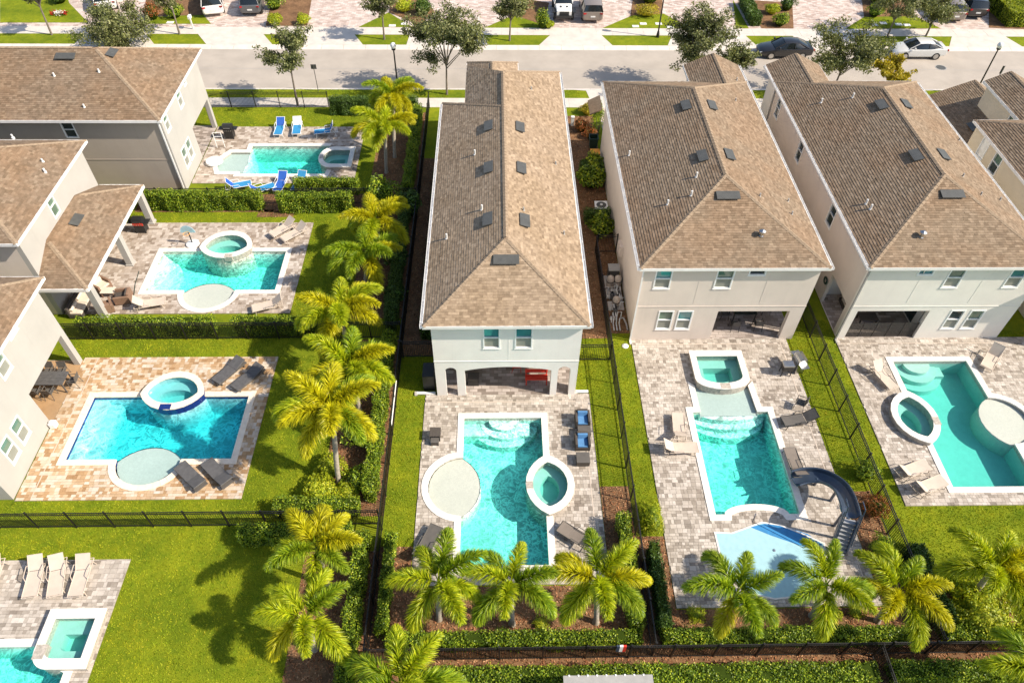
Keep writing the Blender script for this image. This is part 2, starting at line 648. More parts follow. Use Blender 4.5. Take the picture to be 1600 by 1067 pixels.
def thing(name, label, cat, loc=(0, 0, 0), rz=0., group=None):
    o = bpy.data.objects.new(name, None)
    o.empty_display_size = .3
    COL.objects.link(o)
    o.location = loc
    o.rotation_euler = (0, 0, rz)
    return tag(o, label, cat, group)


def structure(name, mb, mat, **kw):
    return obj(name, mb, mat, kind='structure', **kw)


def copy_thing(src, label, loc, rz=0., scale=1.):
    r = src.copy()
    COL.objects.link(r)
    r.location, r.rotation_euler, r.scale = loc, (0, 0, rz), (scale,) * 3
    r['label'] = label

    def kids(a, b):
        for ch in a.children:
            c = ch.copy()
            COL.objects.link(c)
            c.parent = b
            kids(ch, c)
    kids(src, r)
    return r


def np_mesh(name, co, nper, mat):
    """mesh of separate polygons of nper corners; co is (N*nper, 3)"""
    n = len(co)
    me = bpy.data.meshes.new(name)
    me.vertices.add(n)
    me.vertices.foreach_set('co', np.ascontiguousarray(co, dtype=np.float32).ravel())
    me.loops.add(n)
    me.loops.foreach_set('vertex_index', np.arange(n, dtype=np.int32))
    me.polygons.add(n // nper)
    me.polygons.foreach_set('loop_start', np.arange(0, n, nper, dtype=np.int32))
    me.polygons.foreach_set('loop_total', np.full(n // nper, nper, dtype=np.int32))
    me.update(calc_edges=True)
    me.materials.append(MATS[mat])
    return me


def unit(a):
    return a / np.maximum(np.linalg.norm(a, axis=1, keepdims=True), 1e-9)


def leaves_at(pos, nrm, ln, wd, jit=.8):
    """a diamond leaf at every position, roughly facing nrm; returns (N*4,3)"""
    n = len(pos)
    nn = unit(nrm + RNG.normal(0, jit, (n, 3)))
    t = unit(np.cross(nn, RNG.normal(0, 1, (n, 3))))
    b = np.cross(nn, t)
    L = (ln * RNG.uniform(.7, 1.3, n))[:, None]
    Wd = (wd * RNG.uniform(.7, 1.3, n))[:, None]
    q = np.stack([pos - t * L * .5, pos + b * Wd * .5 - nn * Wd * .12, pos + t * L * .5, pos - b * Wd * .5 - nn * Wd * .12], 1)
    return q.reshape(-1, 3)

# ------------------------------------------------------------------ ground, road, pavements
def rect(x0, y0, x1, y1):
    return [(x0, y0), (x1, y0), (x1, y1), (x0, y1)]


def lens(cx, cy, hy, bl, br, vertical=True, n=12):
    """almond outline, counter-clockwise; bl/br bulge to the low/high side of the long axis"""
    def half(b, s):
        Rr = (hy * hy + b * b) / (2 * b)
        return [(s * (math.sqrt(max(0, Rr * Rr - (hy * t) ** 2)) - (Rr - b)), hy * t) for t in [math.sin(rad(-90 + 180 * i / n)) for i in range(n + 1)]]
    right = half(br, 1)
    left = half(bl, -1)[::-1]
    p = right + left[1:-1]
    if not vertical:
        p = [(-y, x) for x, y in p]
    return [(cx + x, cy + y) for x, y in p]


SPA = dict(
    c=lens(2.42, 18.66, 1.62, 1.04, 1.28),
    h3=lens(22.38, 22.56, 1.68, 1.36, .98),
    l3=lens(-17.55, 24.42, 1.65, 1.05, 1.5, False),     # long axis along X: bulges to the near and the far side
    l2=lens(-17.63, 36.42, 1.65, 1.0, 1.6, False),
    h2=[(10.95, 27.2), (10.95, 25.2)] + arc(12.42, 25.2, 1.47, .72, 180, 360, 10)[1:-1] + [(13.89, 25.2), (13.89, 27.2)],
    l1=[(-10.75, 45.45), (-10.75, 48.0), (-12.3, 48.0)] + arc(-12.3, 46.72, .95, 1.28, 90, 270, 10)[1:-1] + [(-12.3, 45.45)],
    l4=[(-16.9, 10.25), (-16.9, 12.65), (-19.2, 12.65), (-19.2, 11.0)] + arc(-18.45, 11.0, .75, .75, 180, 270, 6)[1:],
)


def seg_from(poly, keep):
    """longest run of outline points that satisfy keep, in outline order"""
    n = len(poly)
    flags = [keep(p) for p in poly]
    st = next(i for i in range(n) if flags[i] and not flags[i - 1])
    out = []
    i = st
    while flags[i % n] and len(out) < n:
        out.append(poly[i % n])
        i += 1
    return out


# water outlines: list of (points, coping?)
inner = lambda k, d: offset(SPA[k], -d)
c_sp = seg_from(inner('c', .08), lambda p: p[0] < 2.30)[::-1]
h3_sp = seg_from(inner('h3', .08), lambda p: p[0] > 22.62)[::-1]
l3_sp = seg_from(inner('l3', .08), lambda p: p[1] < 24.46)[::-1]
l2_sp = seg_from(inner('l2', .08), lambda p: p[1] < 36.4)[::-1]
l1_sp = seg_from(inner('l1', .08), lambda p: p[0] < -12.45)[::-1]
h2_sp = seg_from(inner('h2', .08), lambda p: p[1] < 25.1)[::-1]
POOL = dict(
    c=[([(-1.83, 14.57), (2.32, 14.57)], 1), ([(2.32, 17.25)], 0), (c_sp, 0), ([(2.32, 20.1)], 1), ([(2.32, 22.9), (-1.83, 22.9), (-1.83, 20.45)], 1),
       (arc(-1.83, 18.78, 1.68, 1.67, 90, 270, 16)[1:-1], 1), ([(-1.83, 17.1)], 1)],
    h2=[([(10.42, 17.03), (10.92, 17.03)], 1), (arc(12.45, 17.03, 1.55, .55, 180, 0, 12)[1:-1], 1), ([(14.0, 17.03), (14.56, 17.03), (14.56, 23.2), (13.98, 23.2)], 1), ([(13.9, 25.0)], 0),
        (h2_sp, 0), ([(10.86, 25.0)], 1), ([(10.86, 23.2), (10.42, 23.2)], 1)],
    h3=[([(22.58, 18.42), (26.98, 18.42), (26.98, 20.95)], 1), (arc(26.98, 22.5, 1.62, 1.55, -90, 90, 14)[1:-1], 1), ([(26.98, 24.05), (26.92, 26.7), (22.6, 26.7)], 1), ([(22.6, 24.1)], 0), (h3_sp, 0), ([(22.6, 21.15)], 1)],
    l3=[([(-21.88, 20.43), (-19.3, 20.43)], 1), (arc(-17.65, 20.43, 1.65, 1.5, 180, 360, 16)[1:-1], 1), ([(-16.0, 20.43), (-13.5, 20.43), (-13.5, 24.48)], 1), ([(-15.98, 24.48)], 0), (l3_sp, 0), ([(-19.12, 24.48)], 1), ([(-21.88, 24.48)], 1)],
    l2=[([(-21.8, 32.7), (-19.4, 32.7)], 1), (arc(-17.8, 32.7, 1.6, 1.6, 180, 360, 14)[1:-1], 1), ([(-16.2, 32.7), (-13.75, 32.7), (-13.75, 36.4)], 1), ([(-16.06, 36.4)], 0), (l2_sp, 0), ([(-19.2, 36.4)], 1), ([(-21.8, 36.4)], 1)],
    l1=[([(-18.9, 44.9), (-12.6, 44.9)], 1), ([(-12.5, 45.5)], 0), (l1_sp, 0), ([(-12.5, 47.95)], 0), ([(-12.8, 48.6), (-18.7, 48.6), (-18.7, 47.75), (-20.1, 47.75), (-20.9, 46.4), (-20.4, 45.2), (-18.9, 45.2)], 1)],
    l4=[([(-27.0, 4.5), (-17.85, 4.5), (-17.85, 10.2)], 1), ([(-18.5, 10.45), (-19.0, 11.1)], 0), ([(-19.5, 11.28), (-27.0, 11.28)], 1)],
)


def flat(k):
    return [p for pts, _ in POOL[k] for p in pts]


DECK = dict(
    c=rect(-3.96, 13.7, 5.0, 24.5), h2=rect(7.8, 12.55, 16.97, 28.55), h3=rect(19.86, 17.45, 32.2, 28.55),
    l3=rect(-23.4, 18.18, -12.5, 27.3), l2=rect(-25.9, 30.75, -12.5, 39.35), l1=rect(-22.0, 43.85, -10.37, 51.3), l4=rect(-27.5, 4.0, -16.8, 15.12))
DECK_LABEL = dict(c='pool_deck', h2='pool_deck', h3='pool_deck', l3='pool_deck', l2='pool_deck', l1='pool_deck', l4='pool_deck')
PAVE = dict(c='paver_grey', h2='paver_grey', h3='paver_grey', l3='paver_gold', l2='paver_tan', l1='paver_tan', l4='paver_grey')


def bbox(p, d=0.):
    xs, ys = [q[0] for q in p], [q[1] for q in p]
    return rect(min(xs) - d, min(ys) - d, max(xs) + d, max(ys) + d)


pits = []
for k in POOL:
    pits.append(bbox(flat(k) + SPA[k], .02))
structure('ground', MB().sheet(rect(-2500, -400, 2500, 4000), pits, -.25), 'grass_ground')
structure('lawn', MB().sheet(rect(-70, -8, 90, 57.2), pits, 0), 'grass_ground')
structure('road', MB().sheet(rect(-120, 57.4, 140, 64.6), [], -.12), 'asphalt')
m = MB()
for i in range(60):
    x0 = -60 + i * 2.2
    yy = 60.95 + .03 * math.sin(i * 1.7)
    m.quad((x0, yy, -.116), (x0 + 2.2, 60.95 + .03 * math.sin((i + 1) * 1.7), -.116), (x0 + 2.2, 60.99 + .03 * math.sin((i + 1) * 1.7 + .4), -.116), (x0, yy + .04, -.116))
structure('road_seam', m, 'lead')
for (ya, za, yb, zb, yc, zc) in ((57.6, -.115, 57.32, -.02, 57.15, .012), (64.5, -.115, 64.95, -.02, 65.2, .012)):
    m = MB()
    for i in range(86):
        x0, x1 = -80 + 2 * i + .008, -78 + 2 * i - .008
        m.quad((x0, ya, za), (x1, ya, za), (x1, yb, zb), (x0, yb, zb))
        m.quad((x0, yb, zb), (x1, yb, zb), (x1, yc, zc), (x0, yc, zc))
        m.quad((x0, yc, zc), (x1, yc, zc), (x1, yc, -.2), (x0, yc, -.2))
    structure('kerb', m, 'kerb_concrete')
structure('verge', MB().sheet(rect(-80, 65.2, 90, 67.25), [], 0), 'grass_ground')
structure('forecourt', MB().sheet(rect(-80, 68.7, 90, 95), [], 0), 'drive_far')
slab_me = mesh_of(MB().box(-.745, .745, -.72, .72, -.1, .02), 'slab', bevel=.012)
slab_me.materials.append(MATS['concrete'])
for nm, yc, x0, x1 in (('sidewalk', 67.97, -46, 54), ('sidewalk', 55.05, -24, 44)):
    base = structure(nm, MB().sheet(rect(x0 - 30, yc - .73, x1 + 30, yc + .73), [], .006), 'concrete')
    n = int((x1 - x0) / 1.5)
    for i in range(n):
        xc = x0 + 1.5 * i + .75
        if yc < 60 and not (xc < -4.5 or 4 < xc < 9 or xc > 30):
            continue
        o = obj('slab', slab_me, None, base, world=False)
        o.location = (xc, yc, U(-.004, .004))
# concrete driveway aprons across the verges
m = MB()
for (a, b, c, d) in ((307, 327, 410, 420), (470, 475, 553, 562), (640, 640, 755, 757), (860, 847, 940, 952), (1050, 1048, 1165, 1177), (1240, 1240, 1335, 1333), (1487, 1486, 1570, 1590), (130, 120, 225, 235)):
    xa, xd = G(a, 57)[0], G(c, 57)[0]
    xb, xc_ = G(b, 71)[0], G(d, 71)[0]
    m.quad((xb - .3, 65.18, .016), (xc_ + .3, 65.18, .016), (xd, 67.26, .016), (xa, 67.26, .016))
xa, xb = G(925, 143)[0], G(985, 143)[0]
m.quad((7.6, 57.0, .016), (6.4, 57.16, .016), (13.5, 57.16, .016), (12.5, 54.3, .016), (8.0, 54.3, .016))
structure('driveway', m, 'concrete')
m = MB()
for (x0, x1) in ((8.4, 17.3), (19.8, 26.), (30.5, 33.)):
    m.quad((x0, 48, .01), (x1, 48, .01), (x1, 54.3, .01), (x0, 54.3, .01))
structure('driveway', m, 'drive_far')
# front gardens across the street: lawn and mulch corners between the drives
m = MB()
for pts in ([(0, 36), (138, 36), (108, 5), (100, -30), (0, -30)], [(225, 38), (330, 38), (318, 24), (228, 27)], [(560, 43), (607, 20), (645, 43)], [(755, 45), (860, 45), (850, 26), (800, 25)],
            [(938, 46), (987, 25), (1037, 22), (1072, 40), (1070, 46)], [(1320, 46), (1350, 27), (1430, 26), (1470, 45)], [(1150, 45), (1170, 45), (1145, 0)], [(1560, 44), (1640, 44), (1640, 20), (1560, 20)]):
    m.add([(*G(x, y), .012) for x, y in pts], [tuple(range(len(pts)))[::-1]])
structure('front_lawn', m, 'grass_ground')
m = MB()
for pts in ([(225, 26), (330, 24), (300, -20), (230, -20)], [(415, 41), (480, 41), (487, 0), (440, -10), (425, 0)], [(1190, 45), (1240, 45), (1238, 5), (1160, 0)], [(985, 25), (1035, 22), (1035, -10), (990, -10)],
            [(608, 20), (655, 40), (680, 20), (660, -10), (610, -10)], [(805, 25), (850, 40), (858, 5), (800, -5)], [(1350, 27), (1430, 26), (1420, -10), (1345, -10)], [(1545, 44), (1600, 46), (1640, -10), (1545, -10)]):
    m.add([(*G(x, y), .014) for x, y in pts], [tuple(range(len(pts)))[::-1]])
structure('garden_bed', m, 'soil')

# mulch beds of the back gardens
BEDS = [rect(-5.5, 10.7, 6.42, 13.65), rect(5.02, 13.6, 6.42, 18.7), rect(6.42, 10.7, 18.4, 12.5), rect(6.42, 12.5, 7.78, 16.0), rect(16.95, 10.7, 18.4, 13.4),
        rect(-8.9, 9.2, -5.5, 15.4), rect(-8.7, 17.2, -5.5, 24.5), rect(-8.4, 24.5, -5.5, 28.6), rect(-9.0, 30.3, -5.5, 41.0), rect(-9.2, 42.5, -5.5, 53.5),
        rect(-5.5, 27.3, -3.3, 47), rect(4.2, 28.6, 6.45, 53), rect(6.45, 29.0, 7.8, 53), rect(-5.5, 13.65, -4.0, 15.6), rect(-25, 40.55, -9, 42.6), rect(-6, 8.6, 34, 10.7), rect(18.4, 10.7, 34, 13.1),
        rect(-16.5, 40.0, -14.0, 40.8), rect(17.0, 13.4, 18.4, 18.3)]
m = MB()
for i, b in enumerate(BEDS):
    m.sheet(b, [], .008 + .0015 * (i % 3))
structure('mulch_bed', m, 'soil')
pos = []
for b in BEDS:
    (x0, y0), _, (x1, y1), _ = b
    n = int((x1 - x0) * (y1 - y0) * (130 if y0 < 20 else 60))
    pos.append(np.stack([RNG.uniform(x0, x1, n), RNG.uniform(y0, y1, n), RNG.uniform(.01, .05, n)], 1))
pos = np.concatenate(pos)
o = obj('mulch', np_mesh('mulch', leaves_at(pos, np.tile((0, 0, 1.), (len(pos), 1)), .11, .055, .45), 4, 'mulch_chip'), None, kind='stuff')
tag(o, 'reddish brown bark mulch covering the planting beds', 'mulch')
# turf blades
LAWNS = [rect(-24, 51.32, -8.5, 54.2), rect(-10.35, 42.6, -9, 51.3), rect(-25, 39.37, -12.5, 40.6), rect(-12.48, 29.0, -8.9, 40.0), rect(-25, 27.32, -12, 28.8), rect(-12.48, 17.0, -8.6, 27.4), rect(-25, 16.6, -8.6, 18.15),
         rect(-16.75, 8.4, -8.8, 16.6), rect(-25, 15.15, -16.7, 16.6), rect(-5.42, 15.5, -3.98, 24.6), rect(-5.42, 24.6, -3.3, 27.4), rect(5.02, 18.7, 6.42, 28.6), rect(4.2, 24.5, 5.1, 28.6), rect(6.42, 16, 7.85, 28.9),
         rect(17.0, 18.3, 18.4, 30), rect(18.4, 13.1, 19.84, 30), rect(19.84, 13.1, 31, 17.42), rect(30, 17, 34, 29), rect(-24, 55.8, -4, 57.15), rect(4.3, 55.8, 7, 57.1), rect(30, 55.8, 50, 57.15)]
pos = []
for b in LAWNS:
    (x0, y0), _, (x1, y1), _ = b
    n = int((x1 - x0) * (y1 - y0) * (330 if y0 < 30 else 170))
    pos.append(np.stack([RNG.uniform(x0, x1, n), RNG.uniform(y0, y1, n), np.zeros(n)], 1))
p = np.concatenate(pos)
n = len(p)
a = RNG.uniform(0, 6.283, n)
w = np.stack([np.cos(a), np.sin(a), np.zeros(n)], 1) * RNG.uniform(.012, .022, n)[:, None]
tip = p + np.stack([RNG.normal(0, .035, n), RNG.normal(0, .035, n), RNG.uniform(.035, .085, n)], 1)
o = obj('grass', np_mesh('grass', np.stack([p - w, p + w, tip], 1).reshape(-1, 3), 3, 'grass_blade'), None, kind='stuff')
tag(o, 'short bright green turf grass of the back lawns', 'grass')


# ------------------------------------------------------------------ decks of pavers
def deck(k, n_ind=200, drains=()):
    poly, pl = DECK[k], flat(k)
    holes = [offset(pl, .05), offset(SPA[k], -.05)]
    base = structure('pool_deck', MB().sheet(poly, holes, .012), 'joint_sand')
    no = [offset(pl, .13), offset(SPA[k], -.12)]
    bb = bbox(poly)
    x0, y0, x1, y1 = bb[0][0], bb[0][1], bb[2][0], bb[2][1]
    cells = []
    y = y0 + .006
    small = y0 > 29
    while y < y1 - .05:
        h = random.choice((.155, .155, .235)) * (1.2 if small else 1)
        h = min(h, y1 - y)
        x = x0 + .006 - U(0, .2)
        while x < x1 - .02:
            w = random.choice((.155, .155, .235, .235, .31)) * (1.2 if small else 1)
            a, b = max(x, x0 + .004), min(x + w, x1 - .004)
            c = ((a + b) / 2, y + h / 2)
            if b - a > .05 and inside(c, poly) and not any(inside(c, q) for q in no):
                cells.append((a, b, y, y + h))
            x += w
        y += h
    cells.sort(key=lambda c: c[2])
    g = .005
    m = MB()
    for i, (a, b, c, d) in enumerate(cells):
        zt = .05 + U(-.003, .003)
        if i < n_ind:
            o = obj('paver', PAVER_ME[PAVE[k]], None, base, world=False)
            o.location = ((a + b) / 2, (c + d) / 2, 0)
            o.scale = (b - a - 2 * g, d - c - 2 * g, zt / .05)
        else:
            m.box(a + g, b - g, c + g, d - g, .005, zt)
    obj('pavers', m, PAVE[k], base, kind='stuff')
    for (a, b, c, d) in drains:
        obj('deck_drain', MB().box(a, min(b, a + .045) if b - a < .5 else b, c, min(d, c + .045) if d - c < .5 else d, .02, .057), 'sling_beige', base)
    return base


PAVER_ME = {}
for k in set(PAVE.values()):
    PAVER_ME[k] = mesh_of(MB().box(-.5, .5, -.5, .5, .003, .05), 'paver')
    PAVER_ME[k].materials.append(MATS[k])
deck('c', 260, [(4.55, 4.63, 13.8, 24.3), (-3.3, 4.2, 23.93, 24.0)])
deck('h2', 260, [(16.5, 16.57, 13.9, 28.2), (8.2, 16.4, 28.05, 28.11)])
deck('h3', 220, [(31.5, 31.57, 17.7, 28.2), (20.1, 31.4, 28.05, 28.11)])
deck('l3', 240, [(-22.65, -22.58, 18.3, 27.2)])
deck('l2', 120)
deck('l1', 80)
deck('l4', 200)


# ------------------------------------------------------------------ pools
def strip(poly, flags, d0, d1, z0, z1, step=.32, gap=.003):
    """row of stones along the flagged sides of an outline"""
    a, b = offset(poly, d0), offset(poly, d1)
    n = len(poly)
    m = MB()
    for i in range(n):
        if not flags[i]:
            continue
        j = (i + 1) % n
        L = math.dist(poly[i], poly[j])
        k = max(1, round(L / step))
        for q in range(k):
            t0, t1 = q / k, (q + 1) / k
            e = gap / max(L, .05)
            t0, t1 = t0 + e, t1 - e
            P = lambda s, t: (s[i][0] + (s[j][0] - s[i][0]) * t, s[i][1] + (s[j][1] - s[i][1]) * t)
            c = [P(a, t0), P(b, t0), P(b, t1), P(a, t1)]
            m.add([(x, y, z0) for x, y in c] + [(x, y, z1) for x, y in c], [(4, 5, 6, 7), (0, 1, 5, 4), (1, 2, 6, 5), (2, 3, 7, 6), (3, 0, 4, 7)])
    return m


def wallring(poly, z0, z1, inward=True):
    m = MB()
    n = len(poly)
    m.add([(x, y, z0) for x, y in poly] + [(x, y, z1) for x, y in poly], [((i + 1) % n, i, n + i, n + (i + 1) % n) if inward else (i, (i + 1) % n, n + (i + 1) % n, n + i) for i in range(n)])
    return m


def pool(k, label, depth, wmat, cop='coping', plas='plaster', steps=(), shelf=(), spa_h=.35, spa_side='stone_tile', spill=None, cw=.3, tile='stone_tile', bench=True, spa_water='water_calm', band_tile=None):
    pl = flat(k)
    flags = []
    for pts, f in POOL[k]:
        flags += [f] * len(pts)
    cx, cy = sum(p[0] for p in pl) / len(pl), sum(p[1] for p in pl) / len(pl)
    t = thing('swimming_pool', label, 'pool', (cx, cy, 0))
    m = wallring(pl, -depth, .04)
    m.sheet(pl, [], -depth)
    obj('basin', m, plas, t)
    obj('waterline_tile', wallring(offset(pl, -.006), -.2, .035), tile, t)
    obj('coping', strip(pl, flags, -.03, cw, .0, .085), cop, t)
    for q, (poly, zt) in enumerate(steps):
        obj('step', MB().prism(poly, -depth - .02, zt), plas, t)
    for (poly, zt, mt) in shelf:
        obj('sun_shelf', MB().prism(poly, -depth - .02, zt), mt, t)
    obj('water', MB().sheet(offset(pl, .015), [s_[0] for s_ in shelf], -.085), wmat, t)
    for s_ in shelf:
        obj('shelf_water', MB().sheet(s_[0], [], -.085), 'water_calm', t)
    sp = SPA[k]
    si = inset(sp, .3)
    h = spa_h
    spa = obj('spa', MB().add(*ring(sp, inset(sp, .22), -depth - .1, h)), spa_side, t)
    if band_tile:
        obj('spa_tile', MB().add(*ring(inset(sp, -.012), inset(sp, .05), -.12, h - .012)), band_tile, spa)
    obj('spa_coping', MB().add(*ring(inset(sp, -.04), si, h - .01, h + .05)), cop, spa)
    fl = inset(sp, .21)
    m = wallring(inset(sp, .215), h - 1.05, h)
    m.sheet(fl, [], h - 1.0)
    obj('spa_basin', m, plas, spa)
    if bench:
        obj('spa_bench', MB().add(*ring(inset(sp, .2), inset(sp, .68), h - 1.0, h - .5)), plas, spa)
    obj('spa_water', MB().prism(inset(sp, .218), h - 1.03, h - .09), spa_water, spa)
    if spill:
        (x0, x1, y0, y1) = spill
        obj('spillway', MB().box(x0, x1, y0, y1, h - .3, h + .056), tile if k != 'l3' else 'cobalt_tile', spa)
    return t


def inset(poly, d):
    xs, ys = [q[0] for q in poly], [q[1] for q in poly]
    cx, cy, hx, hy = (min(xs) + max(xs)) / 2, (min(ys) + max(ys)) / 2, (max(xs) - min(xs)) / 2, (max(ys) - min(ys)) / 2
    return [(cx + (x - cx) * (hx - d) / hx, cy + (y - cy) * (hy - d * 1.25) / hy) for x, y in poly]


def ring(outer, inn, z0, z1):
    n = len(outer)
    v = [(x, y, z0) for x, y in outer] + [(x, y, z1) for x, y in outer] + [(x, y, z0) for x, y in inn] + [(x, y, z1) for x, y in inn]
    f = []
    for i in range(n):
        j = (i + 1) % n
        f += [(i, j, n + j, n + i), (2 * n + j, 2 * n + i, 3 * n + i, 3 * n + j), (n + i, n + j, 3 * n + j, 3 * n + i), (j, i, 2 * n + i, 2 * n + j)]
    return v, f


def disc(cx, cy, rx, ry, a0=0, a1=360, n=24, close=None):
    p = arc(cx, cy, rx, ry, a0, a1, n)
    if a1 - a0 >= 360:
        p = p[:-1]
    return p + (close or [])


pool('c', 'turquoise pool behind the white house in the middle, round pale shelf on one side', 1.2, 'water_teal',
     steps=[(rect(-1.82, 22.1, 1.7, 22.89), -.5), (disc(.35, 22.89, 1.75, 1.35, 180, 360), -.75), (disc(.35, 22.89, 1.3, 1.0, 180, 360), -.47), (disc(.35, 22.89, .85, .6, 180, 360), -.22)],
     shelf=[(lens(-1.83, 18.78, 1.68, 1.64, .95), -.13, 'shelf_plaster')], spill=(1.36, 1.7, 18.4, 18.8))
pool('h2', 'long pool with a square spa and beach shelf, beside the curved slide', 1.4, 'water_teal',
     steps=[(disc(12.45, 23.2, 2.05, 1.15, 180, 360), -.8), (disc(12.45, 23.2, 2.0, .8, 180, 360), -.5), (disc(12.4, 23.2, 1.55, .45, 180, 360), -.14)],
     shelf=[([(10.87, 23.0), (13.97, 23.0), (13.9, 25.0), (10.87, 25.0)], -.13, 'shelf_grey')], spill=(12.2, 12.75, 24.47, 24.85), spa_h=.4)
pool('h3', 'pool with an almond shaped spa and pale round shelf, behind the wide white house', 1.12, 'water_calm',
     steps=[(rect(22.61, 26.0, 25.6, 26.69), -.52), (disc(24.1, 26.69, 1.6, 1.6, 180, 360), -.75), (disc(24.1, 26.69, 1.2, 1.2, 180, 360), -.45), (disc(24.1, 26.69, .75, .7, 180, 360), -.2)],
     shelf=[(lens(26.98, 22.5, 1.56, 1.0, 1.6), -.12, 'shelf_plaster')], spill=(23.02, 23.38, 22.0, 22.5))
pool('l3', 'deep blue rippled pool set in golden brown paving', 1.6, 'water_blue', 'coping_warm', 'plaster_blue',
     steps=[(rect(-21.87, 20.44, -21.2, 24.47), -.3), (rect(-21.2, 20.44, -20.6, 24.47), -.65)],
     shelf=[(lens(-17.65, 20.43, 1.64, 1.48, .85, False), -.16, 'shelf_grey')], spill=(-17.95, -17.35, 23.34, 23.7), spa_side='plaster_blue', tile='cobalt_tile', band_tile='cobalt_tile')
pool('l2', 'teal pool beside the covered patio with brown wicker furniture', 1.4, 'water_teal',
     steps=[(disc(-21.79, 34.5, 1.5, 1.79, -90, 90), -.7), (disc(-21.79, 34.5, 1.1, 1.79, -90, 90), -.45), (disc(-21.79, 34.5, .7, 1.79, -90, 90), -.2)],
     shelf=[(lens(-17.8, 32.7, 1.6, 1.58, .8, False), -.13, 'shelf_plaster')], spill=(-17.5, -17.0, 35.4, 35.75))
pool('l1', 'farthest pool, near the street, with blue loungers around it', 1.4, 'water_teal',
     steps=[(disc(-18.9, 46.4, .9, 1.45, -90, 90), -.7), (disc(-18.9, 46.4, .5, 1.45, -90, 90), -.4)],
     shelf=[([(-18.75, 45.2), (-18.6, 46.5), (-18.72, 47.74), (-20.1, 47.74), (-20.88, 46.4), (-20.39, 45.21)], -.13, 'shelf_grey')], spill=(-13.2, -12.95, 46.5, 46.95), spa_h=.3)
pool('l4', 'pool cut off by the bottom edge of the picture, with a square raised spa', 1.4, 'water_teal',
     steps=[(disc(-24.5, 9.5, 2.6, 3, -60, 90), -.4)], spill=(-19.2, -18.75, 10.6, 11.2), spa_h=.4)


# ------------------------------------------------------------------ houses
EZ = 5.85


def wall(parent, mat, p0, p1, z0, z1, holes=(), thick=.2, name='wall', poly=None, trim=None):
    """wall from p0 to p1, outside on the right-hand side when walking; holes are (u0,u1,z0,z1) or outlines in (u,z)"""
    a, b = Vector(p0), Vector(p1)
    L = (b - a).length
    d = (b - a) / L
    n = Vector((d.y, -d.x))
    if trim is None:
        trim = (0, 0) if thick > .25 else (.34, .34)
    outer = poly or rect(trim[0], z0, L - trim[1], z1)
    hs = [rect(h[0], h[2], h[1], h[3]) if isinstance(h[0], (int, float)) else h for h in holes]
    tv, tf = fill(outer, hs)
    W3 = lambda u, z, o: (a.x + d.x * u - n.x * o, a.y + d.y * u - n.y * o, z)
    m = MB()
    m.add([W3(u, z, 0) for u, z in tv], tf)
    m.add([W3(u, z, thick) for u, z in tv], [f[::-1] for f in tf])
    for lp, s in [(outer, 1)] + [(h, -1) for h in hs]:
        k = len(lp)
        for i in range(k):
            (u0, q0), (u1, q1) = lp[i], lp[(i + 1) % k]
            q = [W3(u0, q0, 0), W3(u0, q0, thick), W3(u1, q1, thick), W3(u1, q1, 0)]
            m.add(q if s > 0 else q[::-1], [(0, 1, 2, 3)])
    return obj(name, m, mat, parent)


def window(parent, p0, p1, u0, u1, z0, z1, up='glass_teal', lo='screen', mid=True, sill=True):
    """sash window filling a hole of the wall p0-p1"""
    a, b = Vector(p0), Vector(p1)
    d = (b - a).normalized()
    n = Vector((d.y, -d.x))

    def bx(m, ua, ub, za, zb, o0, o1):
        c = []
        for z in (za, zb):
            for u, o in ((ua, o0), (ub, o0), (ub, o1), (ua, o1)):
                c.append((a.x + d.x * u - n.x * o, a.y + d.y * u - n.y * o, z))
        return m.add(c, [(3, 2, 1, 0), (4, 5, 6, 7), (0, 1, 5, 4), (1, 2, 6, 5), (2, 3, 7, 6), (3, 0, 4, 7)])
    f = .055
    m = MB()
    bx(m, u0 - .02, u0 + f, z0 - .02, z1 + .02, -.025, .12)
    bx(m, u1 - f, u1 + .02, z0 - .02, z1 + .02, -.025, .12)
    bx(m, u0 + f, u1 - f, z0 - .02, z0 + f, -.025, .12)
    bx(m, u0 + f, u1 - f, z1 - f, z1 + .02, -.025, .12)
    zm = (z0 + z1) / 2
    if mid:
        bx(m, u0 + f, u1 - f, zm - .025, zm + .025, -.005, .12)
    w = obj('window', m, 'frame_white', parent)
    if mid:
        obj('pane', bx(MB(), u0 + f, u1 - f, zm + .025, z1 - f, .07, .09), up, w)
        obj('pane', bx(MB(), u0 + f, u1 - f, z0 + f, zm - .025, .055, .075), lo, w)
    else:
        obj('pane', bx(MB(), u0 + f, u1 - f, z0 + f, z1 - f, .07, .09), up, w)
    if sill:
        obj('sill', bx(MB(), u0 - .04, u1 + .04, z0 - .065, z0 - .022, -.04, .05), 'trim', w)
    return w


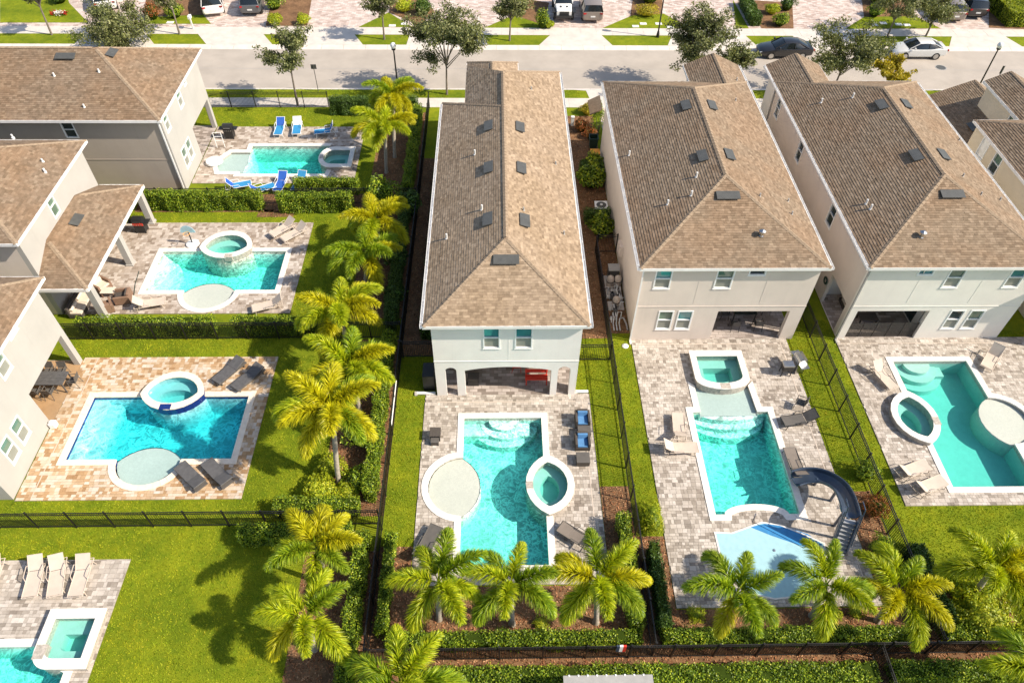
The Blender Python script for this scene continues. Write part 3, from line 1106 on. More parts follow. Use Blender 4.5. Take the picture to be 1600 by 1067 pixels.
def shingle_face(m, pts, exp=.145, tw=(.16, .32), butt=(.011, .021)):
    """courses of overlapping shingles on a convex roof face"""
    P = [Vector(p) for p in pts]
    n = (P[1] - P[0]).cross(P[2] - P[0])
    if n.length < 1e-6:
        n = (P[2] - P[0]).cross(P[3] - P[0])
    n.normalize()
    if n.z < 0:
        n = -n
    up = (Vector((0, 0, 1)) - n * n.z).normalized()
    u = up.cross(n).normalized()
    o = P[0]
    q = [((p - o).dot(u), (p - o).dot(up)) for p in P]
    v0, v1 = min(b for a, b in q), max(b for a, b in q)

    def span(v):
        xs = []
        for i in range(len(q)):
            (a0, b0), (a1, b1) = q[i], q[(i + 1) % len(q)]
            if abs(b1 - b0) < 1e-9:
                if abs(b0 - v) < 1e-6:
                    xs += [a0, a1]
            elif min(b0, b1) - 1e-9 <= v <= max(b0, b1) + 1e-9:
                xs.append(a0 + (a1 - a0) * (v - b0) / (b1 - b0))
        return (min(xs), max(xs)) if xs else None
    v = v0
    row = 0
    while v < v1 - .01:
        t = min(v + exp, v1)
        s0, s1 = span(v + 1e-5), span(t - 1e-5)
        if s0 and s1:
            lo, hi = min(s0[0], s1[0]), max(s0[1], s1[1])
            x = lo - U(0, .3)
            while x < hi:
                w = U(*tw)
                a, b = x, x + w
                c = [(max(a, s0[0]), v), (min(b, s0[1]), v), (min(b, s1[1]), t), (max(a, s1[0]), t)]
                if c[1][0] - c[0][0] > .004 or c[2][0] - c[3][0] > .004:
                    c[1] = (max(c[1][0], c[0][0]), v)
                    c[2] = (max(c[2][0], c[3][0]), t)
                    h = U(*butt)
                    B = [o + u * c[0][0] + up * v + n * h, o + u * c[1][0] + up * v + n * h, o + u * c[2][0] + up * (t + .01) + n * .003, o + u * c[3][0] + up * (t + .01) + n * .003]
                    m.add(B + [o + u * c[0][0] + up * v, o + u * c[1][0] + up * v], [(0, 1, 2, 3), (4, 5, 1, 0)])
                x += w
        v += exp
        row += 1


def caps(m, a, b, step=.3):
    """bent cap shingles along a ridge or hip"""
    a, b = Vector(a), Vector(b)
    d = (b - a)
    L = d.length
    d /= L
    s = d.cross(Vector((0, 0, 1))).normalized()
    nn = s.cross(d).normalized()
    k = int(L / step)
    for i in range(k):
        p, q = a + d * (i * step), a + d * ((i + 1) * step + .02)
        h0, h1 = nn * .055, nn * .035
        m.add([p - s * .13 - nn * .005, p + h0, p + s * .13 - nn * .005, q - s * .13 - nn * .02, q + h1, q + s * .13 - nn * .02], [(0, 1, 4, 3), (1, 2, 5, 4)])


def hip_roof(parent, x0, x1, y0, y1, ze, zr, mat, axis='y', near='hip', far='hip', name='roof', ridge=None, soffit=True, fascia=True, gutters=True, step=.145, rise=None):
    """roof over a rectangle; ridge along axis; near/far are the low/high ends of that axis"""
    if axis == 'y':
        a0, a1, b0, b1 = y0, y1, x0, x1
        T = lambda a, b, z: (b, a, z)
    else:
        a0, a1, b0, b1 = x0, x1, y0, y1
        T = lambda a, b, z: (a, b, z)
    bc = ridge if ridge is not None else (b0 + b1) / 2
    run = (b1 - b0) / 2
    ra, rb = a0 + (run if near == 'hip' else 0), a1 - (run if far == 'hip' else 0)
    c00, c01, c10, c11 = T(a0, b0, ze), T(a0, b1, ze), T(a1, b0, ze), T(a1, b1, ze)
    r0, r1 = T(ra, bc, zr), T(rb, bc, zr)
    faces = [[c00, c10, r1, r0], [c01, c11, r1, r0]]
    if near == 'hip':
        faces.append([c00, c01, r0])
    if far == 'hip':
        faces.append([c10, c11, r1])
    m = MB()
    for f in faces:
        lo = [(p[0], p[1], p[2] - .012) for p in f]
        m.add(lo, [tuple(range(len(lo)))])
    if near != 'hip':
        m.quad(c00, c01, r0)
    if far != 'hip':
        m.quad(c10, c11, r1)
    if soffit:
        m.quad(T(a0, b0, ze - .13), T(a0, b1, ze - .13), T(a1, b1, ze - .13), T(a1, b0, ze - .13))
    roof = obj(name, m, 'underlay', parent)
    sm = MB()
    for f in faces:
        shingle_face(sm, f, step, butt=(.018, .03) if mat == 'shingle_brown' else (.011, .021))
    obj('shingles', sm, mat, roof, kind='stuff')
    cm = MB()
    caps(cm, r0, r1)
    if near == 'hip':
        caps(cm, c00, r0)
        caps(cm, c01, r0)
    if far == 'hip':
        caps(cm, c10, r1)
        caps(cm, c11, r1)
    obj('ridge_caps', cm, 'ridge_cap', roof, kind='stuff')
    if fascia:
        fm = MB()
        fm.box(x0 - .035, x1 + .035, y0 - .035, y0 + .035, ze - .17, ze + .015)
        fm.box(x0 - .035, x1 + .035, y1 - .035, y1 + .035, ze - .17, ze + .015)
        fm.box(x0 - .034, x0 + .035, y0 + .036, y1 - .036, ze - .169, ze + .014)
        fm.box(x1 - .035, x1 + .034, y0 + .036, y1 - .036, ze - .169, ze + .014)
        obj('fascia', fm, 'trim', roof)
    return roof


def face_roof(parent, faces, lines, bx, mat, name='roof', ze=EZ):
    m = MB()
    for f in faces:
        m.add([(p[0], p[1], p[2] - .012) for p in f], [tuple(range(len(f)))])
    x0, x1, y0, y1 = bx
    m.quad((x0, y0, ze - .13), (x0, y1, ze - .13), (x1, y1, ze - .13), (x1, y0, ze - .13))
    roof = obj(name, m, 'underlay', parent)
    sm = MB()
    for f in faces:
        shingle_face(sm, f)
    obj('shingles', sm, mat, roof, kind='stuff')
    cm = MB()
    for a, b in lines:
        caps(cm, a, b)
    if lines:
        obj('ridge_caps', cm, 'ridge_cap', roof, kind='stuff')
    fm = MB()
    fm.box(x0 - .035, x1 + .035, y0 - .035, y0 + .035, ze - .17, ze + .015)
    fm.box(x0 - .034, x0 + .035, y0 + .036, y1, ze - .169, ze + .014)
    fm.box(x1 - .035, x1 + .034, y0 + .036, y1, ze - .169, ze + .014)
    obj('fascia', fm, 'trim', roof)
    return roof


def roof_vent(roof, px, py, plane, ry, length=.95):
    """low metal box vent; plane = (point, normal)"""
    d = ray(px, py)
    o = Vector((0, 0, CAM_H))
    p0, n = Vector(plane[0]), Vector(plane[1]).normalized()
    t = (p0 - o).dot(n) / d.dot(n)
    p = o + d * t
    up = (Vector((0, 0, 1)) - n * n.z).normalized()
    u = up.cross(n).normalized()
    M4 = Matrix((u, up, n)).transposed()
    m = MB()
    a, b = length / 2, .22
    pts = [(-a, -b, 0), (a, -b, 0), (a, b, 0), (-a, b, 0), (-a, -b, .17), (a, -b, .17), (a, b, .05), (-a, b, .05)]
    m.add([p + M4 @ Vector(q) for q in pts], [(0, 1, 5, 4), (1, 2, 6, 5), (2, 3, 7, 6), (3, 0, 4, 7)])
    top = [(-a - .04, -b - .07, .15), (a + .04, -b - .07, .15), (a + .04, b + .03, .055), (-a - .04, b + .03, .055)]
    top2 = [(x, y, z + .03) for x, y, z in top]
    m.add([p + M4 @ Vector(q) for q in top + top2], [(4, 5, 6, 7), (3, 2, 1, 0), (0, 1, 5, 4), (1, 2, 6, 5), (2, 3, 7, 6), (3, 0, 4, 7)])
    return obj('roof_vent', m, 'vent_metal', roof)


def vent_pipe(roof, px, py, plane, h=.32, r=.055, mat='pipe_white', hood=False):
    d = ray(px, py)
    o = Vector((0, 0, CAM_H))
    p0, n = Vector(plane[0]), Vector(plane[1]).normalized()
    p = o + d * ((p0 - o).dot(n) / d.dot(n))
    m = MB()
    m.lathe([(r * 1.7, -.1), (r * 1.6, .02), (r, .035), (r, h)], tuple(p), 10)
    if hood:
        m.lathe([(r * 1.2, h), (r * 2.3, h), (r * 2.3, h + .08), (r * .6, h + .16)], tuple(p), 10)
    return obj('vent_pipe', m, mat, roof)


def gutter(parent, p, q, ze, mat='gutter'):
    """open gutter with brackets along an eave running in Y"""
    m = MB()
    x, y0, y1 = p[0], min(p[1], q[1]), max(p[1], q[1])
    s = 1 if q[2] > 0 else -1
    for (a, b, z0, z1) in ((0, .012, -.13, .0), (0, .12, -.13, -.118), (.108, .12, -.13, .01)):
        xa, xb = sorted((x + s * (a + .04), x + s * (b + .04)))
        m.box(xa, xb, y0, y1, ze + z0, ze + z1)
    y = y0 + .3
    while y < y1:
        xa, xb = sorted((x + s * .04, x + s * .16))
        m.box(xa, xb, y, y + .025, ze - .002, ze + .012)
        y += 1.5
    return obj('gutter', m, mat, parent)


def downspout(parent, x, y, z1, mat='gutter'):
    return obj('downspout', MB().box(x - .04, x + .04, y - .04, y + .04, 0.1, z1).box(x - .05, x + .05, y - .3, y + .04, .02, .1), mat, parent)


def band(parent, mat, p0, p1, z, proud=.022):
    """thin stucco joint line between storeys"""
    x0, x1 = min(p0[0], p1[0]), max(p0[0], p1[0])
    y0, y1 = min(p0[1], p1[1]), max(p0[1], p1[1])
    return obj('stucco_band', MB().box(x0 - proud, x1 + proud, y0 - proud, y1 + proud, z - .03, z + .03), mat, parent)


def slope(pt, rise, run, side):
    """plane helper: side is the direction the slope faces"""
    k = rise / run
    n = {'W': (-k, 0, 1), 'E': (k, 0, 1), 'S': (0, -k, 1), 'N': (0, k, 1)}[side]
    return pt, n


# --- white house in the middle
hc = thing('house', 'white two-storey house in the middle, with arched patio openings and a long brown roof', 'house', (.45, 34, 0))
big = [(1.55, 0), (6.12, 0), (6.12, 2.14)] + [(6.12 - 4.57 * i / 14, 2.14 + .3 * math.sin(math.pi * i / 14) ** .8) for i in range(1, 14)] + [(1.55, 2.14)]
ar1 = [(.53, 0), (1.12, 0)] + [(.825 + .295 * math.cos(rad(a)), 2.12 + .27 * math.sin(rad(a))) for a in range(0, 181, 15)]
ar2 = [(6.47, 0), (7.13, 0)] + [(6.80 + .33 * math.cos(rad(a)), 2.12 + .31 * math.sin(rad(a))) for a in range(0, 181, 15)]
A, B = (-3.3, 24.42), (4.2, 24.42)
wall(hc, 'wall_white', A, B, 0.03, 5.75, [(2.57, 3.4, 3.92, 5.44), (4.17, 5.03, 3.92, 5.44), big, ar1, ar2], .28)
wall(hc, 'wall_white', (-3.3, 44.5), (-3.3, 24.42), 0.03, 5.74, [(17.4, 19.6, .05, 2.3)], trim=(0, .281))
wall(hc, 'wall_white', (4.2, 24.42), (4.2, 49), 0.03, 5.74, [(.6, 2.4, .05, 2.3)], trim=(.281, 0))
wall(hc, 'wall_white', (4.2, 48.9), (-1.9, 48.9), 0.03, 5.74)
wall(hc, 'wall_white', (-2.0, 49), (-2.0, 44.5), 0.03, 5.74)
wall(hc, 'wall_white', (-2.0, 44.5), (-3.3, 44.5), 0.03, 5.73)
wall(hc, 'wall_pale', (-3.1, 28.0), (4.0, 28.0), .03, 2.7, [(2.5, 5.2, .03, 2.2)], .15)
obj('sliding_door', MB().box(-.6, 2.1, 28.03, 28.06, .06, 2.2), 'glass_dark', hc)
obj('patio_ceiling', MB().box(-3.28, 4.18, 24.72, 28.0, 2.55, 2.62), 'trim', hc)
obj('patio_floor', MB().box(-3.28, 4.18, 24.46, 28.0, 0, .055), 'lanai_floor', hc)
window(hc, A, B, 2.57, 3.4, 3.92, 5.44, 'glass_teal')
window(hc, A, B, 4.17, 5.03, 3.92, 5.44, 'glass_teal')
band(hc, 'wall_white', (-3.3, 24.42), (4.2, 24.41), 2.9, .012)
ca, cb, ce = (.435, 28.19, 8.0), (.435, 40.73, 8.0), (.435, 45.04, 8.0)
rc = face_roof(hc, [[(-3.63, 24.12, EZ), (-3.63, 44.8, EZ), cb, ca], [(4.5, 24.12, EZ), (4.5, 49.1, EZ), ce, ca], [(-3.63, 24.12, EZ), (4.5, 24.12, EZ), ca], [(-3.63, 44.8, EZ), (3.0, 44.8, EZ), cb]],
               [(ca, ce), ((-3.63, 24.12, EZ), ca), ((4.5, 24.12, EZ), ca), ((-3.63, 44.8, EZ), cb), ((4.5, 49.1, EZ), ce)], (-3.63, 4.5, 24.12, 44.8), 'shingle_warm')
rw = face_roof(hc, [[(-2.1, 42.6, 6.3), (-2.1, 49.1, 6.3), (.42, 45.04, 7.98), (.42, 40.9, 7.98)], [(-2.1, 49.1, EZ), (4.5, 49.1, EZ), ce]], [], (-2.1, 4.5, 44.86, 49.06), 'shingle_warm', 'wing_roof')
hip_roof(hc, -2.12, 1.55, 45.6, 50.5, EZ - .02, 6.8, 'shingle_warm', near='gable', name='porch_roof')
gutter(rc, (-3.63, 24.1, -1), (-3.63, 44.8, -1), EZ)
gutter(rc, (4.5, 24.1, 1), (4.5, 49.0, 1), EZ)
pW, pE, pS = slope((-3.63, 30, EZ), 2.15, 4.065, 'W'), slope((4.5, 30, EZ), 2.15, 4.065, 'E'), slope((0, 24.12, EZ), 2.15, 4.065, 'S')
for x, y in ((765, 198), (765, 263), (764, 344)):
    roof_vent(rc, x, y, pW, 0)
for x, y in ((811, 200), (813, 264), (818, 346)):
    roof_vent(rc, x, y, pE, 0)
roof_vent(rc, 791, 406, pS, 0, 1.2)
for x, y in ((742, 242), (753, 328), (698, 373)):
    vent_pipe(rc, x, y, pW)
for x, y in ((868, 257), (881, 366), (818, 329), (830, 140)):
    vent_pipe(rc, x, y, pE, .2, .045, 'lead')
pWw = slope((-2.1, 45, EZ), 1.65, 2.835, 'W')
for x, y in ((753, 119), (761, 128)):
    vent_pipe(rw, x, y, pWw)

# --- pinkish house to its right
h2 = thing('house', 'pinkish beige two-storey house beside the curved slide, pool pumps along its side', 'house', (12.5, 38, 0))
A, B = (7.82, 28.48), (17.3, 28.48)
wl = [(.63, 1.52, 4.16, 5.56), (3.92, 4.86, 4.16, 5.58), (5.62, 6.52, 5.12, 5.6), (1.28, 2.12, .92, 2.4), (2.38, 3.22, .92, 2.4)]
wall(h2, 'wall_pink', A, B, 0.03, 5.75, wl + [(4.62, 8.7, 0.03, 2.36)], .28)
wall(h2, 'wall_pink', (7.82, 47.4), (7.82, 28.48), 0.03, 5.74, trim=(0, .281))
wall(h2, 'wall_pink', (17.3, 28.48), (17.3, 49.9), 0.03, 5.74, [(.4, 3.6, .05, 2.3)], trim=(.281, 0))
wall(h2, 'wall_pink', (17.3, 49.9), (13.9, 49.9), 0.03, 5.74)
wall(h2, 'wall_pink', (13.9, 49.9), (13.9, 47.4), 0.03, 5.74)
wall(h2, 'wall_pink', (13.9, 47.4), (7.82, 47.4), 0.03, 5.73)
wall(h2, 'wall_pink', (12.2, 32.5), (17.1, 32.5), .03, 2.7, (), .15)
wall(h2, 'wall_pink', (12.3, 28.77), (12.3, 32.4), .03, 2.7, (), .15)
obj('sliding_door', MB().box(13.2, 16.0, 32.46, 32.49, .06, 2.2), 'glass_dark', h2)
obj('patio_ceiling', MB().box(12.2, 17.1, 28.78, 32.5, 2.6, 2.66), 'trim', h2)
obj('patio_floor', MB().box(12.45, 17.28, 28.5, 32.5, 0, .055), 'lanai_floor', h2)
for i, w_ in enumerate(wl):
    window(h2, A, B, *w_, up=('glass_teal', 'glass_green', 'glass_dark', 'glass_green', 'glass_teal')[i], mid=(i != 2))
band(h2, 'wall_pink', (7.82, 28.48), (17.3, 28.47), 2.76, .012)
r2 = hip_roof(h2, 7.5, 17.62, 28.22, 47.7, EZ, 8.17, 'shingle_brown')
r2w = hip_roof(h2, 13.62, 17.62, 45.6, 50.15, EZ - .02, 6.74, 'shingle_brown', near='gable', far='gable', name='wing_roof')
gutter(r2, (7.5, 28.2, -1), (7.5, 47.7, -1), EZ)
gutter(r2, (17.62, 28.2, 1), (17.62, 50.1, 1), EZ)
downspout(h2, 7.74, 28.4, 5.7)
pW, pE, pS = slope((7.5, 30, EZ), 2.32, 5.06, 'W'), slope((17.62, 30, EZ), 2.32, 5.06, 'E'), slope((0, 28.22, EZ), 2.32, 5.06, 'S')
for x, y in ((1073, 166), (1099, 245)):
    roof_vent(r2, x, y, pW, 0)
for x, y in ((1111, 166), (1138, 243)):
    roof_vent(r2, x, y, pE, 0)
roof_vent(r2, 1137, 306, pS, 0, 1.2)
for x, y in ((983, 243), (1088, 277), (1080, 306), (1043, 320)):
    vent_pipe(r2, x, y, pW)
for x, y in ((1149, 158), (1151, 126), (1187, 307), (1231, 315), (1237, 335)):
    vent_pipe(r2, x, y, pE, .2, .045, 'lead')
vent_pipe(r2, 1189, 369, pS, .28, .08, 'steel', True)
m = MB()
for i, (yy, zz) in enumerate(((34.2, 1.9), (34.75, 1.75))):
    m.box(7.60, 7.82, yy, yy + .4, zz - .5, zz + .25)
obj('meter_box', m, 'wall_pink', h2)
obj('porch_roof', MB().add([(6.95, 48.6, 2.75), (7.82, 48.6, 3.2), (7.82, 50.6, 3.2), (6.95, 50.6, 2.75), (6.95, 48.6, 2.65), (7.82, 48.6, 3.1), (7.82, 50.6, 3.1), (6.95, 50.6, 2.65)],
                           [(0, 1, 2, 3), (7, 6, 5, 4), (0, 3, 7, 4), (0, 4, 5, 1), (2, 6, 7, 3)]), 'shingle_brown', h2)

# --- wide white house at the right
h3 = thing('house', 'white two-storey house with a glazed pool fence across its patio, right of the pinkish one', 'house', (24.7, 38, 0))
A, B = (19.95, 28.48), (29.5, 28.48)
wl = [(4.36, 5.24, 4.16, 5.58), (7.73, 8.6, 4.16, 5.6), (2.64, 3.48, 5.1, 5.56), (5.83, 6.65, .85, 2.36), (6.98, 7.8, .85, 2.36)]
wall(h3, 'wall_pale', A, B, 0.03, 5.75, wl + [(.45, 4.58, 0.03, 2.33)], .28)
wl2 = [(.82, 1.6, 3.85, 5.25), (6.2, 7.0, 3.85, 5.35), (12.9, 13.75, 3.85, 5.35)]
wall(h3, 'wall_pink', (19.95, 47.6), (19.95, 28.48), 0.03, 5.74, wl2 + [(16.0, 18.5, .05, 2.3)], trim=(0, .281))
wall(h3, 'wall_pale', (29.5, 28.48), (29.5, 47.4), 0.03, 5.74, trim=(.281, 0))
wall(h3, 'wall_pale', (29.5, 47.4), (23.2, 47.4), 0.03, 5.73)
wall(h3, 'wall_pale', (23.2, 47.4), (23.2, 49.9), 0.03, 5.74)
wall(h3, 'wall_pale', (23.2, 49.9), (19.95, 49.9), 0.03, 5.74)
wall(h3, 'wall_pale', (19.95, 49.9), (19.95, 47.6), 0.03, 5.74)
wall(h3, 'wall_pale', (20.15, 32.2), (24.7, 32.2), .03, 2.7, (), .15)
wall(h3, 'wall_pale', (24.75, 32.2), (24.75, 28.77), .03, 2.7, [(.3, 2.6, .1, 2.2)], .15)
obj('sliding_door', MB().box(24.80, 24.83, 29.6, 31.9, .1, 2.2), 'glass_dark', h3)
obj('patio_ceiling', MB().box(20.16, 24.74, 28.78, 32.2, 2.58, 2.64), 'trim', h3)
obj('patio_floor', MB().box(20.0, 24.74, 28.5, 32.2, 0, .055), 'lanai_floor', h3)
for i, w_ in enumerate(wl):
    window(h3, A, B, *w_, up=('glass_green', 'glass_teal', 'glass_teal', 'glass_dark', 'glass_green')[i], mid=(i != 2))
for w_ in wl2:
    window(h3, (19.95, 47.6), (19.95, 28.48), *w_, up='glass_dark', lo='glass_dark')
band(h3, 'wall_pale', (19.95, 28.48), (29.5, 28.47), 2.7, .012)
r3 = hip_roof(h3, 19.66, 29.8, 28.22, 47.8, EZ, 8.17, 'shingle_brown')
r3w = hip_roof(h3, 19.66, 23.6, 45.6, 50.2, EZ - .02, 6.74, 'shingle_brown', near='gable', far='gable', name='wing_roof')
gutter(r3, (19.66, 28.2, -1), (19.66, 50.1, -1), EZ)
gutter(r3, (29.8, 28.2, 1), (29.8, 47.7, 1), EZ)
downspout(h3, 19.87, 28.4, 5.7, 'lead')
pW, pE, pS = slope((19.66, 30, EZ), 2.32, 5.07, 'W'), slope((29.8, 30, EZ), 2.32, 5.07, 'E'), slope((0, 28.22, EZ), 2.32, 5.07, 'S')
for x, y in ((1378, 165), (1432, 244)):
    roof_vent(r3, x, y, pW, 0)
for x, y in ((1414, 164), (1472, 243)):
    roof_vent(r3, x, y, pE, 0)
roof_vent(r3, 1487, 304, pS, 0, 1.2)
for x, y in ((1283, 161), (1332, 153), (1353, 319), (1360, 327)):
    vent_pipe(r3, x, y, pW)
for x, y in ((1498, 220), (1504, 276), (1562, 313), (1532, 305)):
    vent_pipe(r3, x, y, pE, .2, .045, 'lead')
vent_pipe(r3, 1439, 371, pS, .28, .08, 'steel', True)
for par, mt, xs, y in ((hc, 'wall_white', (.55,), 24.42), (h2, 'wall_pink', (10.9, 14.6), 28.48), (h3, 'wall_pale', (22.9, 26.4), 28.48)):
    for x in xs:
        obj('control_joint', MB().box(x - .02, x + .02, y - .008, y + .01, 2.97, 5.6), mt, par)
# mesh pool fence panels across its patio
pf = thing('pool_fence', 'dark mesh safety fence with posts across the patio of the white house', 'fence', (22.4, 28.7, 0))
for i in range(6):
    x = 20.45 + i * .8
    obj('post', MB().tube([(x, 28.6, .05), (x, 28.6, 1.25)], .02, 6), 'fence_black', pf)
    if i < 5:
        obj('mesh_panel', MB().box(x + .02, x + .78, 28.595, 28.605, .08, 1.22), 'screen_mesh', pf)

# --- cream house at the right edge
h4 = thing('house', 'cream two-storey house at the upper right edge, with a low dark roof in its shade', 'house', (36.5, 38, 0))
wl = [(1.2, 2.05, 4.2, 5.58), (2.95, 3.8, 4.2, 5.58), (9.6, 10.4, 4.2, 5.5)]
wall(h4, 'wall_cream', (31.97, 42.5), (31.97, 27.5), 0.03, 5.74, wl, trim=(0, 0))
for i, w_ in enumerate(wl):
    window(h4, (31.97, 42.5), (31.97, 27.5), *w_, up=('lamp_globe', 'glass_green', 'glass_green')[i], lo=('lamp_globe', 'glass_dark', 'glass_dark')[i], mid=(i != 0), sill=False)
wall(h4, 'wall_cream', (31.97, 27.5), (41.5, 27.5), 0.03, 5.74, trim=(.201, 0))
wall(h4, 'wall_cream', (35.0, 42.5), (31.97, 42.5), 0.03, 5.73, trim=(0, .201))
wall(h4, 'wall_cream', (35.0, 47.6), (35.0, 42.5), 0.03, 5.74, [(3.6, 4.3, 4.2, 5.5)], trim=(0, 0))
window(h4, (35.0, 47.6), (35.0, 42.5), 3.6, 4.3, 4.2, 5.5, 'glass_green', 'glass_dark', sill=False)
wall(h4, 'wall_cream', (41.5, 47.6), (35.0, 47.6), 0.03, 5.73)
hip_roof(h4, 31.72, 41.8, 27.2, 42.7, EZ, 8.17, 'shingle_brown')
hip_roof(h4, 34.78, 37.9, 39, 47.9, EZ, 6.6, 'shingle_brown', near='gable', far='gable', name='wing_roof')
wall(h4, 'wall_cream', (32.5, 50.2), (32.5, 42.6), 0.03, 2.8)
wall(h4, 'wall_cream', (38.5, 50.2), (32.5, 50.2), 0.03, 2.79)
r4 = hip_roof(h4, 32.2, 38.9, 42.6, 50.6, 2.9, 4.5, 'shingle_brown', near='gable', far='gable', name='porch_roof', ridge=36.0)
roof_vent(r4, 1521, 200, slope((32.2, 45, 2.9), 1.6, 3.8, 'W'), 0)

# --- houses of the side street, at the left
h5 = thing('house', 'white and taupe house at the upper left with a grey grill by its patio column', 'house', (-27, 47.5, 0))
A, B = (-22.05, 43.0), (-22.05, 52.4)
wl = [(.0 + .05, .75, 4.44, 5.68), (3.35, 4.15, 4.44, 5.72), (5.1, 5.6, 5.2, 5.72), (1.15, 1.95, 1.05, 2.5), (2.2, 3.0, 1.05, 2.5)]
wl[0] = (.35, 1.1, 4.44, 5.68)
wall(h5, 'wall_sun_dimmed', A, (-22.05, 51.45), 0.03, 5.75, wl + [(4.1, 8.1, .03, 2.5)], .3)
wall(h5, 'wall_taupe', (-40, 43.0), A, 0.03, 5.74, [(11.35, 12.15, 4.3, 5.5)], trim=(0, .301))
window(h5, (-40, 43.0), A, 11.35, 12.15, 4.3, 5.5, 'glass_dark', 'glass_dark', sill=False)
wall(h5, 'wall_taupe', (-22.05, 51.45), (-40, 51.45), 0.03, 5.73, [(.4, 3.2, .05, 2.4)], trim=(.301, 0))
for i, w_ in enumerate(wl):
    window(h5, A, B, *w_, up='glass_green' if i != 2 else 'glass_dark', mid=(i != 2))
wall(h5, 'wall_taupe', (-25.2, 47.1), (-25.2, 51.3), .03, 2.7, [(.8, 3.2, .05, 2.2)], .15)
obj('patio_ceiling', MB().box(-25.2, -22.36, 47.1, 51.2, 2.6, 2.66), 'trim', h5)
obj('patio_floor', MB().box(-25.2, -22.07, 47.1, 51.2, 0, .055), 'lanai_floor', h5)
band(h5, 'wall_taupe', (-40, 43.0), (-22.3, 42.99), 2.6, .012)
r5 = hip_roof(h5, -45, -21.88, 42.6, 52.5, 5.82, 8.3, 'shingle_tan', axis='x', near='gable')
downspout(h5, -22.2, 42.92, 5.7)
pS, pE = slope((0, 42.6, 5.82), 2.48, 4.95, 'S'), slope((-21.88, 45, 5.82), 2.48, 4.95, 'E')
roof_vent(r5, 103, 89, pS, 0, 1.2)
roof_vent(r5, 174, 84, pE, 0)
for x, y in ((85, 119), (155, 113), (132, 168)):
    vent_pipe(r5, x, y, pS, .22)
h6 = thing('house', 'white house at the left edge with a low tiled patio roof over wicker furniture', 'house', (-29, 35.5, 0))
wl = [(3.6, 4.4, 5.0, 5.68), (3.6, 4.4, 4.25, 4.95)]
A, B = (-25.97, 30.75), (-25.97, 39.7)
wall(h6, 'wall_sun_dimmed', A, B, 0.03, 5.75, [(3.65, 4.4, 4.3, 5.68), (1.5, 4.5, .05, 2.2)], .3)
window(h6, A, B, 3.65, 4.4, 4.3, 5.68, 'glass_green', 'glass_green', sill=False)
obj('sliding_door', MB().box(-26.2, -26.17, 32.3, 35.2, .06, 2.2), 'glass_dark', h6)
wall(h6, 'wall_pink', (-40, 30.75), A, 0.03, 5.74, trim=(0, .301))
wall(h6, 'wall_sun_dimmed', B, (-40, 39.7), 0.03, 5.73, trim=(.301, 0))
r6 = hip_roof(h6, -45, -25.75, 30.35, 40.3, 5.82, 8.3, 'shingle_tan', axis='x', near='gable')
pE = slope((-25.75, 35, 5.82), 2.48, 4.97, 'E')
for x, y in ((67, 253), (71, 270), (70, 268), (20, 215)):
    vent_pipe(r6, x, y, pE, .2)
# patio roof of that house
m = MB()
fc = [[(-23.15, 30.0, 2.8), (-23.15, 39.8, 2.8), (-25.97, 36.98, 4.07), (-25.97, 32.82, 4.07)], [(-23.15, 39.8, 2.8), (-25.97, 39.8, 2.8), (-25.97, 36.98, 4.07)], [(-23.15, 30.0, 2.8), (-25.97, 30.0, 2.8), (-25.97, 32.82, 4.07)]]
for f in fc:
    m.add([(x, y, z - .012) for x, y, z in f], [tuple(range(len(f)))])
m.quad((-23.15, 30.0, 2.66), (-25.97, 30.0, 2.66), (-25.97, 39.8, 2.66), (-23.15, 39.8, 2.66))
rp = obj('patio_roof', m, 'underlay', h6)
m = MB()
for f in fc:
    shingle_face(m, f)
obj('shingles', m, 'shingle_tan', rp, kind='stuff')
m = MB()
caps(m, fc[0][0], fc[0][3])
caps(m, fc[0][1], fc[0][2])
obj('ridge_caps', m, 'ridge_cap', rp, kind='stuff')
obj('fascia', MB().box(-23.18, -23.1, 29.97, 39.83, 2.6, 2.82).box(-25.97, -23.18, 29.95, 30.03, 2.601, 2.819).box(-25.97, -23.18, 39.77, 39.85, 2.601, 2.819), 'trim', rp)
roof_vent(rp, 119, 345, slope((-23.15, 35, 2.8), 1.27, 2.82, 'E'), 0)
for y in (30.55, 35.2, 39.4):
    obj('column', MB().box(-23.62, -23.24, y - .19, y + .19, 0, 2.62).box(-23.67, -23.19, y - .24, y + .24, 0, .15), 'wall_sun_dimmed', h6)
h7 = thing('house', 'white house at the lower left edge, dark dining table under its corner', 'house', (-28, 22.8, 0))
A, B = (-23.45, 18.25), (-23.45, 27.1)
wl = [(5.6, 6.4, 5.32, 5.7), (3.9, 4.75, 4.38, 5.7), (1.25, 2.05, 1.16, 2.55), (2.4, 3.2, 1.16, 2.55)]
wall(h7, 'wall_sun_dimmed', A, B, 0.03, 5.75, wl + [(4.5, 8.5, .03, 2.5)], .32)
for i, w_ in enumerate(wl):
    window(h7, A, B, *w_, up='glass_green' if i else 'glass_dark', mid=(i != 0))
wall(h7, 'wall_sun_dimmed', (-40, 18.25), A, 0.03, 5.74, trim=(0, .321))
wall(h7, 'wall_sun_dimmed', B, (-40, 27.1), 0.03, 5.73, [(.4, 3.4, .05, 2.45)], trim=(.321, 0))
wall(h7, 'wall_sun_dimmed', (-27.2, 22.6), (-27.2, 27.0), .03, 2.7, (), .15)
wall(h7, 'wall_sun_dimmed', (-27.2, 22.6), (-23.8, 22.6), .03, 2.7, (), .15)
obj('patio_ceiling', MB().box(-27.2, -23.78, 22.75, 26.88, 2.6, 2.66), 'trim', h7)
obj('patio_floor', MB().box(-27.2, -23.42, 22.75, 27.08, 0, .052), 'paver_gold', h7)
hip_roof(h7, -45, -23.25, 17.9, 27.75, 5.82, 8.3, 'shingle_tan', axis='x', near='gable')


